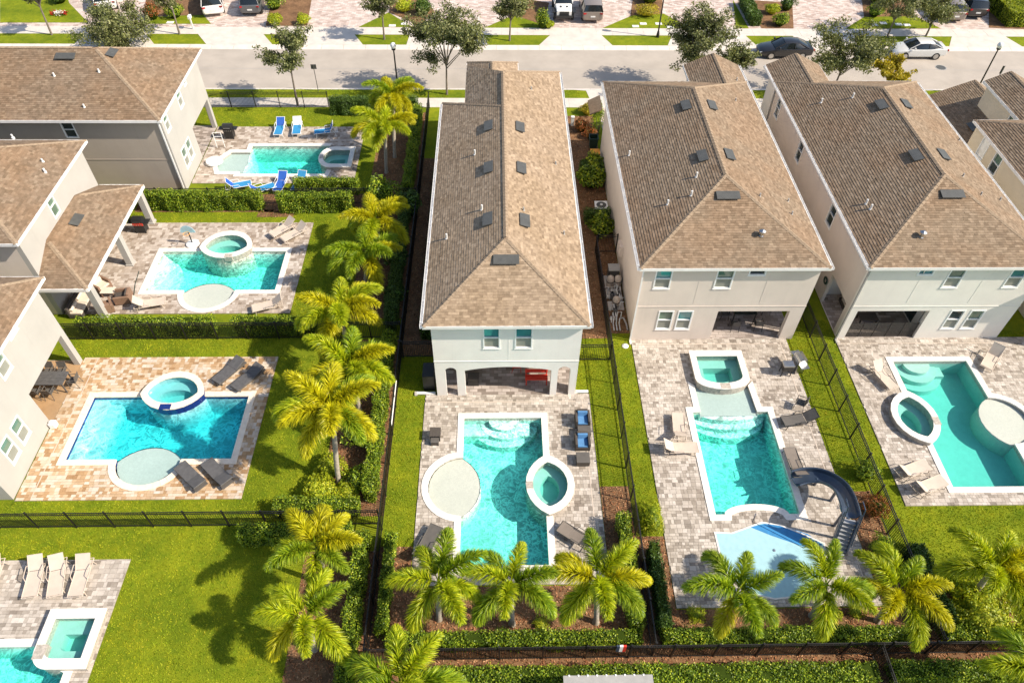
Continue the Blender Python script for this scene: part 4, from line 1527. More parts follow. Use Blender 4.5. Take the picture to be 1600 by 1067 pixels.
# ------------------------------------------------------------------ fences
def PYw(px, py, Y):
    d = ray(px, py)
    t = Y / d.y
    return d.x * t, CAM_H + d.z * t


POST_ME = {}


def fence(label, p, q, h=1.35, gate=None):
    a, b = Vector((*p, 0)), Vector((*q, 0))
    L = (b - a).length
    d = (b - a) / L
    n = Vector((-d.y, d.x, 0))
    ang = math.atan2(d.y, d.x)
    t = thing('fence', label, 'fence', tuple(a), ang)
    if h not in POST_ME:
        POST_ME[h] = mesh_of(MB().box(-.032, .032, -.032, .032, 0, h + .06).box(-.04, .04, -.04, .04, h + .06, h + .085), 'post')
        POST_ME[h].materials.append(MATS['fence_black'])
    k = max(1, round(L / 1.83))
    for i in range(k + 1):
        o = obj('post', POST_ME[h], None, t, world=False)
        o.location = (L * i / k, 0, 0)
    for z in (.14, h - .16, h):
        obj('rail', MB().box(.033, L - .033, -.018, .018, z - .018, z + .018), 'fence_black', t, world=False)
    m = MB()
    for i in range(int(L / .105)):
        x = .05 + i * .105
        m.box(x - .009, x + .009, -.009, .009, .05, h - .02)
    obj('pickets', m, 'fence_black', t, world=False, kind='stuff')
    return t


fence('long black picket fence between the left gardens and the middle house', (-5.5, 7.5), (-5.5, 54.2))
fence('black picket fence between the middle garden and the slide garden', (6.42, 10.6), (6.42, 36.2))
fence('black picket fence between the slide garden and the right-hand pool', (18.4, 10.6), (18.4, 34))
fence('black picket fence running along the bottom hedges', (-5.4, 10.5), (36, 10.5))
fence('black picket fence across the lawn above the three beige loungers', (-27, 16.75), (-5.6, 16.75))
fence('black picket fence in front of the hedge by the golden paving', (-25.2, 28.7), (-5.6, 28.7))
fence('black picket fence showing in the gap between two hedges', (-25.2, 41.4), (-5.6, 41.4))
fence('black picket fence between the upper left lawn and the sidewalk', (-23.6, 54.25), (-13.7, 54.25))
fence('short black gate fence on the shaded side of the middle house', (-5.4, 27.2), (-3.35, 27.2))
fence('short black gate fence on the sunny side of the middle house', (4.25, 26.9), (6.36, 26.9))
fence('short black gate fence beside the pool pumps', (6.5, 36.2), (7.75, 36.2), 1.5)
fence('short black fence running out at the bottom edge', (15.7, 8.0), (15.7, 10.4))
fence('black picket fence at the right edge of the picture', (32.3, 10.6), (32.3, 29))


# ------------------------------------------------------------------ hedges and shrubs
def hedge(label, x0, x1, y0, y1, h, mat='hedge_leaf', dens=560, leaf=(.085, .052), round_=.06):
    t = thing('hedge', label, 'hedge', ((x0 + x1) / 2, (y0 + y1) / 2, 0))
    sx, sy = x1 - x0, y1 - y0
    P, N = [], []
    for (ar, f) in ((sx * sy, 't'), (sx * h, 's'), (sx * h * .5, 'n'), (sy * h, 'w'), (sy * h, 'e')):
        n = int(ar * dens)
        u, v = RNG.uniform(0, 1, n), RNG.uniform(0, 1, n)
        z = np.zeros(n)
        if f == 't':
            p = np.stack([x0 + u * sx, y0 + v * sy, z + h], 1); nn = (0, 0, 1)
        elif f == 's':
            p = np.stack([x0 + u * sx, z + y0, .05 + v * (h - .05)], 1); nn = (0, -1, .3)
        elif f == 'n':
            p = np.stack([x0 + u * sx, z + y1, .05 + v * (h - .05)], 1); nn = (0, 1, .3)
        elif f == 'w':
            p = np.stack([z + x0, y0 + v * sy, .05 + u * (h - .05)], 1); nn = (-1, 0, .3)
        else:
            p = np.stack([z + x1, y0 + v * sy, .05 + u * (h - .05)], 1); nn = (1, 0, .3)
        P.append(p)
        N.append(np.tile(nn, (n, 1)).astype(float))
    P, N = np.concatenate(P), np.concatenate(N)
    # uneven clipping: a slow wobble plus stray shoots
    wob = .05 * np.sin(P[:, 0] * 3.1 + P[:, 2] * 2) + .05 * np.sin(P[:, 1] * 2.7 + 1 + P[:, 0]) + .04 * np.sin(P[:, 0] * 7.3 + P[:, 1] * 6.1)
    P = P + N * (wob + RNG.normal(0, round_ * .6, len(P)))[:, None] - N * RNG.exponential(.035, len(P))[:, None]
    P[:, 2] = np.maximum(P[:, 2], .03)
    obj('foliage', np_mesh('foliage', leaves_at(P, N, *leaf), 4, mat), None, t)
    e = .09
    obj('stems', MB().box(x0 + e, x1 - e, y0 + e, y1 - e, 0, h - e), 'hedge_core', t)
    return t


hedge('clipped hedge along the outside of the bottom fence', -2.7, 15.4, 9.15, 9.95, .95)
hedge('clipped hedge at the bottom right corner', 16.0, 34, 9.2, 9.95, .95)
hedge('low hedge inside the bottom fence behind the three middle palms', -4.7, 6.0, 10.85, 11.45, .8)
hedge('low hedge inside the bottom fence below the splash pad', 6.9, 17.9, 10.85, 11.45, .8)
hedge('low hedge inside the bottom fence under the lime shrubs', 18.9, 34, 10.85, 11.45, .8)
hedge('narrow hedge at the bottom left beside the fence', -6.5, -5.95, 7.6, 15.9, 1.15)
hedge('narrow hedge behind the tall palm pair on the left', -6.5, -5.95, 17.9, 28.3, 1.15)
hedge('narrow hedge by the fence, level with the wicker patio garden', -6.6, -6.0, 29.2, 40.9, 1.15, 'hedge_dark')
hedge('narrow hedge by the fence, level with the farthest pool', -6.6, -6.0, 42.2, 52.9, 1.2)
hedge('narrow hedge just inside the middle garden, left of its three palms', -5.2, -4.7, 11.5, 15.9, 1.0)
hedge('narrow pointed hedge on the right of the middle garden', 5.55, 6.05, 11.5, 16.7, 1.1)
hedge('narrow hedge on the left of the slide garden', 6.8, 7.3, 11.5, 15.3, 1.1, 'hedge_dark')
hedge('dark hedge beside the lime green shrubs', 18.65, 19.35, 11.5, 15.0, 1.2, 'hedge_dark')
hedge('hedge between golden deck lawn and fence at the left', -10.6, -6.6, 17.1, 17.75, 1.0)
hedge('hedge just below the cross fence, near two bottom left palms', -11.9, -6.8, 15.7, 16.4, 1.0)
hedge('long dark hedge above the golden brown deck', -24.2, -16.4, 28.85, 29.4, 1.3)
hedge('shorter dark hedge above the golden brown deck, behind a palm', -15.3, -9.6, 28.85, 29.4, 1.3)
hedge('tall boxy hedge above the teal pool with the hoop', -24.4, -16.2, 40.6, 41.2, 1.45)
hedge('tall hedge right of the gap, above the two beige loungers', -15.0, -10.0, 40.35, 41.0, 1.45)
hedge('shorter hedge below the farthest spa', -14.2, -9.8, 42.4, 43.0, 1.25)
hedge('tall dark hedge beside the sidewalk behind the far palms', -13.4, -6.4, 52.95, 53.7, 1.4, 'hedge_dark')
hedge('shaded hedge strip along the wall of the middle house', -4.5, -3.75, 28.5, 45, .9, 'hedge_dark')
hedge('small square hedge round the air conditioner', 5.95, 7.6, 39.0, 39.5, 1.15, 'hedge_dark')
hedge('dark hedge block below the orange bin lid', 6.1, 7.7, 44.2, 45.2, 1.1, 'hedge_dark')


def shrub(label, px, py, r, h, mat='hedge_leaf', leaf=(.1, .06), n=900, name='shrub', at=None, cone=False, squash=1., cat='shrub'):
    """rounded bush: px,py is its foot in the photograph"""
    x, y = at or G(px, py)
    t = thing(name, label, cat, (x, y, 0))
    d = unit(RNG.normal(0, 1, (n, 3)))
    d[:, 2] = np.abs(d[:, 2]) * 1.0 - .25 * (RNG.uniform(0, 1, n) < .35)
    lump = 1 + .16 * np.sin(d[:, 0] * 5 + px) + .14 * np.sin(d[:, 1] * 6 + py) + .1 * np.sin(d[:, 2] * 8)
    rr = (RNG.uniform(.55, 1, n) ** .45) * lump
    P = np.stack([d[:, 0] * r * rr, d[:, 1] * r * rr * squash, h * .42 + d[:, 2] * h * .55 * rr], 1)
    if cone:
        f = np.clip(1.05 - P[:, 2] / h, .03, 1)
        P[:, 0] *= f * 1.5
        P[:, 1] *= f * 1.5
    P[:, 2] = np.maximum(P[:, 2], .04)
    obj('foliage', np_mesh('foliage', leaves_at(P, d, *leaf, .7), 4, mat), None, t, world=False)
    if not cone:
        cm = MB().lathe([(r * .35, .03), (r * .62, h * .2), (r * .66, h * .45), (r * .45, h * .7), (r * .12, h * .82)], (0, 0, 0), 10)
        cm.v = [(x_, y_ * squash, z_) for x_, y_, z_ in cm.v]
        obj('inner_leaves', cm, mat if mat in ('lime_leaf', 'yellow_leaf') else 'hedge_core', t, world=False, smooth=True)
    m = MB()
    for i in range(5):
        a = i * 1.257
        m.tube([(0, 0, 0), (math.cos(a) * r * .25, math.sin(a) * r * .25, h * .3), (math.cos(a) * r * .5, math.sin(a) * r * .5, h * .62)], [.03, .02, .01], 5)
    obj('stems', m, 'bark', t, world=False)
    return t


BIG = (.2, .11)
shrub('large round glossy shrub right of the hedge gap', 600, 325, 1.25, 2.4, 'hedge_leaf', BIG, 1500)
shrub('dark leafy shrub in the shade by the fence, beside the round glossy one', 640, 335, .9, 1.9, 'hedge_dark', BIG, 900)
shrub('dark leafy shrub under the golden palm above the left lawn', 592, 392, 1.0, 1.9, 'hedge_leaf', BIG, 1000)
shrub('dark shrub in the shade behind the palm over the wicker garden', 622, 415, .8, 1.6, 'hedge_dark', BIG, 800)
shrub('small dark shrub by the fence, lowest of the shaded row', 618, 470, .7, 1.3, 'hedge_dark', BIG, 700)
shrub('bright lime shrub under the tall palm pair', 500, 775, .8, 1.0, 'lime_leaf', (.13, .06), 2400)
shrub('yellow green shrub at the foot of the tallest left palm', 518, 738, .75, 1.0, 'lime_leaf', (.13, .06), 2200)
shrub('low dark green shrub right of the tall palm trunk', 560, 757, .7, 1.0, 'hedge_leaf', (.14, .08), 900)
shrub('shrub between the tall palm crowns and the narrow hedge', 565, 690, .8, 1.5, 'hedge_leaf', (.12, .07), 1000)
shrub('lime shrub below the tall palm pair, next to the cross hedge', 545, 772, .55, .7, 'lime_leaf', (.13, .06), 1400)
shrub('biggest lime yellow shrub mass at the lower right', 1530, 965, 1.45, 1.3, 'lime_leaf', (.13, .07), 5200)
shrub('lime yellow shrub at the foot of the leaning right-hand palm', 1508, 915, .8, .9, 'lime_leaf', (.13, .07), 2600)
shrub('lime shrub nearest the right edge below the lawn', 1583, 920, .75, 1.0, 'lime_leaf', (.13, .07), 2400)
shrub('lime shrub between dark hedge and leaning palm', 1500, 970, .7, .9, 'lime_leaf', (.13, .07), 2400)
for i, (x, y, lb) in enumerate(((1348, 745, 'feathery bronze shrub behind the slide, uppermost of three'), (1362, 800, 'feathery bronze shrub beside the slide steps'), (1372, 862, 'feathery bronze shrub below the slide steps'))):
    shrub(lb, x, y, .62, 1.15, ('hedge_leaf', 'red_leaf', 'hedge_leaf')[i], (.16, .03), 1300)
shrub('tufted grass green shrub on the lawn strip left of the slide pool', 1018, 815, .55, .9, 'lime_leaf', (.2, .03), 1000, squash=1.8)
shrub('small grassy clump below the slide garden deck', 1335, 958, .35, .45, 'lime_leaf', (.2, .025), 400)
shrub('second grassy clump below the deck, nearer the palm', 1306, 962, .25, .35, 'lime_leaf', (.2, .025), 300)
shrub('pale grassy clump at the left end of the slide garden bed', 1085, 962, .4, .5, 'lime_leaf', (.2, .025), 400)
shrub('small tuft in the mulch between two middle palms', 845, 975, .35, .35, 'lime_leaf', (.18, .025), 350)
shrub('broad leafy shrub between the houses, above the air conditioner', 922, 290, 1.0, 1.6, 'hedge_leaf', (.22, .12), 900)
shrub('broad leafy shrub between the houses, nearest the gable wall', 926, 270, .9, 1.5, 'hedge_leaf', (.22, .12), 1000)
shrub('leafy shrub below the air conditioner', 938, 365, .95, 1.5, 'hedge_leaf', (.2, .11), 900)
shrub('tall green cone shrub by the porch between the houses', 934, 208, .75, 2.6, 'hedge_leaf', (.09, .05), 1600, cone=True)
shrub('red leaved shrub left of the green cone', 908, 205, .6, 1.0, 'red_leaf', (.16, .07), 800)
shrub('red leaved shrub above the open green bin', 924, 216, .6, .8, 'red_leaf', (.16, .07), 700)
shrub('yellow shrub beside the short walk between the houses', 918, 178, .7, .9, 'yellow_leaf', (.14, .06), 800)
# across the street
for x, y, r, h, mt, lb in ((240, 30, .9, 1.6, 'red_leaf', 'dark red shrub in the front bed across the street'), (275, 27, .9, 1.3, 'hedge_leaf', 'green shrub in the front bed by the white van'), (432, 40, .7, 1.2, 'lime_leaf', 'yellow green shrub at the left end of the narrow front bed'),
                       (475, 38, .6, 1.0, 'lime_leaf', 'shrub at the right end of the narrow front bed'), (430, 14, .9, 1.3, 'hedge_leaf', 'tall green shrub at the back of the narrow front bed'), (661, 22, 1.1, 1.6, 'hedge_dark', 'big dark clipped ball shrub across the street'),
                       (632, 18, .9, 1.2, 'lime_leaf', 'yellow green shrub left of the dark ball shrub'), (847, 44, .65, 1.8, 'hedge_leaf', 'upright green shrub left of the white jeep'), (858, 44, .4, .7, 'lime_leaf', 'little round shrub at the kerb side of the upright one'),
                       (1010, 24, 1.1, 1.0, 'yellow_leaf', 'bright yellow shrub row on the triangular front lawn'), (1014, 4, 1.2, 1.5, 'hedge_leaf', 'green shrub behind the yellow row'), (1218, 40, .8, 1.2, 'hedge_leaf', 'round clipped shrub at the driveway corner'),
                       (1228, 16, .8, 1.5, 'hedge_dark', 'dark shrub behind the round clipped one'), (1205, 22, .7, 1.0, 'lime_leaf', 'light green shrub inside the hedge across the street'), (1365, 25, .9, 1.2, 'hedge_leaf', 'bronze green shrub left of the far parked suv'),
                       (810, 22, .9, 1.5, 'lime_leaf', 'yellow shrub left of the upright green one'), (1370, 5, 1.4, 2.0, 'hedge_dark', 'large dark shrub at the top of the picture'), (95, 4, 1., 1.2, 'hedge_dark', 'dark shrub at the top left corner lawn')):
    shrub(lb, x, y, r, h, mt, (.14, .08), 900)
hx, hy = G(1590, 40)
hedge('bright green clipped hedge at the top right corner', hx - 1.4, hx + 4, hy - .5, hy + 5, 1.5, 'lime_leaf', 220, (.12, .07))
hx, hy = G(1190, 42)
hedge('dark boxy hedge along the driveway across the street', hx - 1.2, hx - .1, hy, hy + 5, 1.0, 'hedge_dark', 220, (.12, .07))
x, y = G(92, 24)
t = thing('flower_clump', 'red white and pink flowers on the top left lawn', 'flowers', (x, y, 0))
for i, (mt, dx) in enumerate((('tail_red', -.5), ('plate_white', 0), ('cushion_cream', .35), ('tail_red', .65))):
    P = np.stack([dx + RNG.normal(0, .16, 60), RNG.normal(0, .2, 60), RNG.uniform(.1, .4, 60)], 1)
    obj('blossoms', np_mesh('blossoms', leaves_at(P, np.tile((0, 0, 1.), (60, 1)), .14, .12), 4, mt), None, t, world=False)


# ------------------------------------------------------------------ palms (bushy plume fronds)
def frond_mesh(L, droop, lift, mat, seed, plume=.62):
    r = np.random.default_rng(seed)
    k = 26
    pts = []
    p = np.array([0., 0., 0.])
    ang = lift
    st = L / k
    for i in range(k + 1):
        pts.append(p.copy())
        p = p + st * np.array([math.cos(ang), 0, math.sin(ang)])
        ang -= droop / k * (.5 + 1.1 * i / k)
    pts = np.array(pts)
    V = []
    n = 900
    s = np.sort(r.uniform(.14, 1, n))
    f = s * k
    i0 = np.minimum(f.astype(int), k - 1)
    w = (f - i0)[:, None]
    base = pts[i0] * (1 - w) + pts[i0 + 1] * w
    tan = unit(pts[i0 + 1] - pts[i0])
    side = np.tile((0., 1., 0.), (n, 1))
    up = np.cross(tan, side)
    up[up[:, 2] < 0] *= -1
    a = np.where(r.uniform(0, 1, n) < .5, 1, -1) * r.uniform(rad(0), rad(115), n) + rad(90)
    rd = side * np.cos(a)[:, None] + up * np.sin(a)[:, None]
    d = unit(rd * 1. + tan * (.55 + .5 * s)[:, None] + r.normal(0, .08, (n, 3)))
    ln = plume * (.5 + .5 * np.sin(np.pi * np.clip(s, 0, 1) ** .8)) * (1 - .3 * s ** 4) * r.uniform(.8, 1.12, n)
    ww = unit(np.cross(d, r.normal(0, 1, (n, 3)))) * .0135
    mid = base + d * (ln * .55)[:, None]
    tip = base + d * (ln * .97)[:, None] + np.array([0, 0, -1.]) * (ln * .24)[:, None]
    q1 = np.stack([base - ww * .6, base + ww * .6, mid + ww, mid - ww], 1).reshape(-1, 4, 3)
    q2 = np.stack([mid - ww, mid + ww, tip + ww * .2, tip - ww * .2], 1).reshape(-1, 4, 3)
    # leaflet = two joined quads sharing an edge so that it stays one piece
    co = np.concatenate([q1, q2[:, 2:]], 1).reshape(-1, 3)
    mb = MB()
    mb.v = [tuple(x) for x in co]
    mb.f = [t for i in range(n) for t in ((6 * i, 6 * i + 1, 6 * i + 2, 6 * i + 3), (6 * i + 3, 6 * i + 2, 6 * i + 4, 6 * i + 5))]
    mb.tube([tuple(x) for x in pts[::4]] + [tuple(pts[-1])], [.03 * (1 - .85 * i / 7) for i in range(len(pts[::4]) + 1)], 5)
    me = mesh_of(mb, 'frond')
    me.materials.append(MATS[mat])
    return me


FR = {}
for mt in ('palm_green', 'palm_lime', 'palm_gold'):
    FR[mt] = [frond_mesh(2.25, dr, lf, mt, 11 + i) for i, (dr, lf) in enumerate(((1.25, .95), (1.5, .75), (1.75, .5), (1.9, .2)))]


def palm(label, crown, h, base=None, n=8, mix=(.3, .45, .25), sc=1., a0=0.):
    cx, cy = G(crown[0], crown[1], h)
    bx_, by_ = G(*base) if base else (cx, cy)
    t = thing('palm_tree', label, 'palm', (bx_, by_, 0), group='garden palms')
    dx, dy = cx - bx_, cy - by_
    m = MB()
    P = [(dx * s ** 1.3, dy * s ** 1.3, (h - .55) * s) for s in (0, .06, .2, .4, .6, .8, 1)]
    m.tube(P, [.17, .13, .12, .125, .12, .1, .085], 10)
    obj('trunk', m, 'palm_trunk', t, world=False, smooth=True)
    m = MB()
    m.tube([P[-1], (dx, dy, h - .3), (dx, dy, h + .05)], [.1, .095, .045], 10)
    obj('crownshaft', m, 'crownshaft', t, world=False, smooth=True)
    for i in range(n):
        mt = random.choices(('palm_green', 'palm_lime', 'palm_gold'), mix)[0]
        lv = (0, 1, 2, 1, 3, 0, 2, 1, 2)[i % 9]
        if lv >= 2 and R() < mix[2] + .12:
            mt = 'palm_gold' if R() < .5 else 'palm_lime'
        o = obj('frond', FR[mt][lv], None, t, world=False)
        o.location = (dx, dy, h - .12 + U(-.06, .06))
        o.rotation_euler = (U(-.15, .15), U(-.12, .12), a0 + i * 2 * math.pi / n + U(-.22, .22))
        s = sc * U(.88, 1.1)
        o.scale = (s, s, s)
    # one upright spear leaf
    o = obj('spear_leaf', MB().tube([(0, 0, 0), (.03, .02, .6), (.1, .05, 1.15)], [.03, .022, .006], 5), 'palm_lime', t, world=False)
    o.location = (dx, dy, h)
    return t


palm('farthest palm, in front of the dark hedge by the sidewalk', (614, 150), 4.3, (617, 246), 9, (.15, .45, .4), 1.1)
palm('palm beside the farthest spa, second from the street', (601, 200), 3.6, (604, 270), 11, (.2, .5, .3), 1.12)
palm('golden palm over the dark shrubs above the left lawn', (588, 345), 2.9, None, 9, (.05, .35, .6), 1.12)
palm('lime palm directly below the golden one', (573, 397), 2.7, (571, 447), 10, (.35, .5, .15), 1.15)
palm('large spreading palm over the hedge right of the teal pool', (531, 487), 3.2, (545, 550), 11, (.25, .5, .25), 1.2)
palm('palm above the tall pair, level with the golden deck', (549, 575), 3.2, (562, 642), 11, (.15, .5, .35), 1.2)
palm('tall palm right of the golden deck, its trunk rising from lime shrubs', (518, 640), 4.8, (530, 755), 12, (.15, .5, .35), 1.22)
palm('upper of the two palms on the bottom left lawn', (494, 855), 3.2, (511, 912), 8, (.1, .5, .4))
palm('lower of the two palms on the bottom left lawn', (478, 962), 3.3, (492, 1014), 7, (.25, .5, .25), 1.05, .4)
palm('leftmost of three palms below the middle pool', (685, 908), 3.6, (686, 967), 7, (.6, .37, .03), 1.0, .5)
palm('middle of three palms below the middle pool', (798, 912), 3.6, (800, 975), 7, (.75, .22, .03), .95, .2)
palm('rightmost of three palms below the middle pool', (934, 903), 3.5, (931, 972), 8, (.1, .5, .4), 1.0, .8)
palm('left palm in front of the splash pad', (1152, 925), 3.4, None, 7, (.75, .22, .03), 1.0, .3)
palm('right palm in front of the splash pad', (1292, 912), 3.4, (1268, 962), 7, (.75, .22, .03), 1.0, .9)
palm('yellowish palm leaning right beside the fence corner', (1403, 922), 3.0, (1370, 970), 8, (.1, .5, .4), 1.0)
palm('palm leaning over the lime shrubs at the right', (1555, 888), 2.9, (1518, 930), 8, (.2, .4, .4), 1.0)
palm('palm cut by the bottom edge left of centre', (625, 1068), 3.4, None, 7, (.3, .6, .1), 1.1, 1.0)
palm('palm cut by the bottom right corner', (1628, 1058), 3.2, None, 7, (.3, .6, .1), 1.0, .2)


# ------------------------------------------------------------------ street trees
def oak(label, x, y, hc, r, trunk_h, n=3600, mat='oak_leaf', group='street trees', squash=.8, seed=1, leaf=(.21, .1), cat='tree'):
    rg = np.random.default_rng(seed)
    t = thing('oak_tree', label, cat, (x, y, 0), group=group)
    m = MB()
    top = (.1, .05, trunk_h)
    m.tube([(0, 0, 0), (.04, .02, trunk_h * .5), top], [.1, .075, .06], 7)
    tips = []
    for i in range(15):
        d = unit(rg.normal(0, 1, (1, 3)))[0]
        d[2] = d[2] * .8 + .25
        e = np.array([d[0] * r * .85, d[1] * r * .85, hc + d[2] * r * squash * .85])
        s = np.array(top) + np.array([0, 0, rg.uniform(-.5, .3)])
        md = s * .5 + e * .5 + np.array([0, 0, .12 * r])
        m.tube([tuple(s), tuple(md), tuple(e * .92 + s * .08)], [.045, .025, .008], 5)
        tips += [md * .5 + e * .5, e * .85 + s * .15, e]
        for _ in range(4):
            e2 = e * .93 + rg.uniform(-.4 * r, .4 * r, 3) * (1, 1, .7) + (0, 0, .07 * hc)
            m.tube([tuple(md), tuple((md + e2) / 2 + (0, 0, .05)), tuple(e2)], [.018, .012, .004], 4)
            tips += [e2, (md + e2) / 2]
    obj('trunk', m, 'bark', t, world=False)
    tips = np.array(tips)
    c = tips[rg.integers(0, len(tips), n)]
    n = int(n * 2.4)
    c = tips[rg.integers(0, len(tips), n)]
    q = unit(rg.normal(0, 1, (n, 3))) * rg.uniform(.02, 1, (n, 1)) ** .6
    P = c + q * (.2 * r) * (1, 1, .7)
    dd = P - np.array([0, 0, hc])
    obj('crown', np_mesh('crown', leaves_at(P, unit(dd + (0, 0, .6)), *leaf, 1.), 4, mat), None, t, world=False)
    return t


def oak_px(label, crown, base=None, Y=None, rpx=40, seed=1, **kw):
    if base:
        x, y = G(*base)
    else:
        y = Y
        x = None
    cx, cz = PYw(crown[0], crown[1], y)
    x = cx if x is None else (x + cx) / 2
    s = FPX / math.sqrt(y * y + (CAM_H - cz) ** 2) * .97
    r = rpx / s
    oak(label, x, y, cz, r, max(1.2, cz - r * .55), seed=seed, **kw)


oak_px('street tree left of the road sign, on the near verge', (450, 82), (462, 166), rpx=40, seed=3, n=2600)
oak_px('largest street tree, above the shingled front wing of the middle house', (695, 68), (697, 148), rpx=56, seed=4, n=6000)
oak_px('bushy tree with whitish leaves behind the upper left roof', (187, 47), Y=66.2, rpx=48, seed=5, n=5200)
oak_px('tree rising behind the roof of the pinkish house', (1090, 66), Y=56.4, rpx=50, seed=6, n=5200)
oak_px('small tree crown just right of the pinkish front wing', (1150, 87), Y=56.3, rpx=28, seed=7, n=2400)
oak_px('wide tree between the two parked sedans', (1324, 80), Y=56.4, rpx=56, seed=8, n=5200, squash=.55)
oak_px('slim tree on the far verge left of the big tree', (592, 4), (602, 62), rpx=24, seed=9, n=1800)
oak_px('slim tree on the far verge left of the white jeep', (796, 6), (797, 64), rpx=30, seed=10, n=2200)
oak_px('slim tree across the street above the silver sedan, left one', (1405, 6), (1388, 58), rpx=34, seed=11, n=2600)
oak_px('slim tree across the street above the silver sedan, right one', (1468, 8), (1447, 57), rpx=34, seed=12, n=2600)
oak_px('thin bare-stemmed sapling on the top left verge', (60, -8), (73, 55), rpx=20, seed=13, n=900)
oak_px('thin sapling in front of the white van', (262, -4), (280, 54), rpx=22, seed=14, n=900)
oak_px('round yellow green bush tree behind the ridge of the white right-hand house', (1396, 113), Y=53.2, rpx=26, seed=15, n=2600, mat='yellow_leaf', squash=.6)


# ------------------------------------------------------------------ garden furniture
def along(foot, head, z=.3):
    a, b = Vector(G(*foot, z)), Vector(G(*head, z))
    d = (b - a).normalized()
    return a, d, math.atan2(d.y, d.x) - math.pi / 2


def lounger(label, foot, head, sling='sling_beige', frame='sling_beige', back=38, arms=True, w=.64, slats=False, top=None, z=.055):
    """sling chaise; local +Y points to the head end"""
    a, d, rz = along(foot, head)
    t = thing('sun_lounger', label, 'lounger', (a.x, a.y, z), rz, 'sun loungers')
    h, L1, L2 = .34, 1.22, .72
    b = rad(back)
    hy, hz = L1 + L2 * math.cos(b), h + L2 * math.sin(b)
    W_ = w / 2
    m = MB()
    for s in (-1, 1):
        m.tube([(s * W_, 0, h - .03), (s * W_, .1, h), (s * W_, L1 + .55, h)], .02, 6)
        m.tube([(s * W_ * .96, L1, h + .02), (s * W_ * .96, hy, hz)], .018, 6)
    m.tube([(-W_, 0, h - .03), (W_, 0, h - .03)], .02, 6)
    m.tube([(-W_, L1 + .55, h), (W_, L1 + .55, h)], .02, 6)
    m.tube([(-W_, hy, hz), (W_, hy, hz)], .02, 6)
    obj('frame', m, frame, t, world=False)
    for s in (-1, 1):
        for y in (.2, L1 + .35):
            obj('leg', MB().tube([(s * W_, y, h), (s * W_ * 1.04, y + (.06 if y > 1 else -.06), 0)], .02, 6), frame, t, world=False)
    m = MB()
    k = 8
    for i in range(k):
        y0, y1 = .03 + (L1 - .03) * i / k, .03 + (L1 - .03) * (i + 1) / k
        sag = lambda y: h + .012 - .03 * math.sin(math.pi * y / L1)
        m.add([(-W_ * .97, y0, sag(y0)), (W_ * .97, y0, sag(y0)), (W_ * .97, y1, sag(y1)), (-W_ * .97, y1, sag(y1))], [(0, 1, 2, 3)])
        m.add([(-W_ * .97, y0, sag(y0) - .015), (W_ * .97, y0, sag(y0) - .015), (W_ * .97, y1, sag(y1) - .015), (-W_ * .97, y1, sag(y1) - .015)], [(3, 2, 1, 0)])
    obj('seat', m, sling, t, world=False)
    n = Vector((0, -math.sin(b), math.cos(b)))
    m = MB()
    p = [Vector((-W_ * .95, L1 + .02, h + .02)), Vector((W_ * .95, L1 + .02, h + .02)), Vector((W_ * .95, hy, hz)), Vector((-W_ * .95, hy, hz))]
    m.add([q + n * .012 for q in p] + [q - n * .006 for q in p], [(0, 1, 2, 3), (7, 6, 5, 4), (0, 4, 5, 1), (1, 5, 6, 2), (2, 6, 7, 3), (3, 7, 4, 0)])
    obj('backrest', m, top or sling, t, world=False)
    if arms:
        for s in (-1, 1):
            obj('armrest', MB().tube([(s * W_ * 1.03, .75, h), (s * W_ * 1.1, .85, h + .22), (s * W_ * 1.1, L1 + .15, h + .24), (s * W_ * 1.03, L1 + .32, h)], .017, 6), frame, t, world=False)
    return t


def daybed(label, foot, head, z=.055):
    """low padded charcoal lounger"""
    a, d, rz = along(foot, head, .25)
    t = thing('sun_lounger', label, 'lounger', (a.x, a.y, z), rz, 'sun loungers')
    m = MB().box(-.33, .33, 0, 1.95, .18, .24)
    obj('frame', m, 'sling_dark', t, world=False)
    for x in (-.28, .28):
        for y in (.15, 1.75):
            obj('leg', MB().box(x - .03, x + .03, y - .03, y + .03, 0, .18), 'sling_dark', t, world=False)
    obj('seat', MB().box(-.335, .335, .0, 1.2, .245, .32), 'charcoal_pad', t, world=False, bevel=.02)
    m = MB()
    m.rbox((0, 1.56, .40), (.67, .74, .075), (rad(16), 0, 0))
    obj('backrest', m, 'charcoal_pad', t, world=False, bevel=.02)
    return t


plain('charcoal_pad', (.095, .092, .092), .7, var=.2, scale=5, bmp=.2, bscale=120)
lounger('leftmost of the three beige loungers at the lower left', (47, 934), (58, 893))
lounger('middle of the three beige loungers at the lower left, slightly skewed', (86, 932), (92, 890))
lounger('rightmost of the three beige loungers at the lower left', (118, 933), (131, 892))
lounger('beige lounger mostly cut by the left edge', (-22, 934), (-8, 892))
daybed('charcoal padded lounger at the upper right of the golden deck, left one', (337, 598), (378, 564))
daybed('charcoal padded lounger at the upper right of the golden deck, right one', (366, 608), (410, 573))
daybed('charcoal padded lounger by the round shelf of the blue pool, left one', (281, 727), (322, 768))
daybed('charcoal padded lounger by the round shelf of the blue pool, right one', (323, 722), (364, 764))
lounger('beige lounger above the teal pool, upper of two side by side', (424, 369), (460, 349))
lounger('beige lounger above the teal pool, lower of two side by side', (441, 376), (476, 358))
lounger('pale beige lounger below the wicker patio', (259, 471), (212, 479), back=50)
lounger('beige lounger at the lower right corner of the teal pool deck', (394, 484), (432, 475))
B_ = dict(frame='frame_white', arms=True, w=.66)
lounger('blue and white lounger on the far lawn edge, leftmost', (434, 212), (443, 186), 'sling_blue', top='sling_royal', **B_)
lounger('white lounger with a blue towel, second on the far deck edge', (463, 211), (467, 186), 'sling_blue', top='frame_white', **B_)
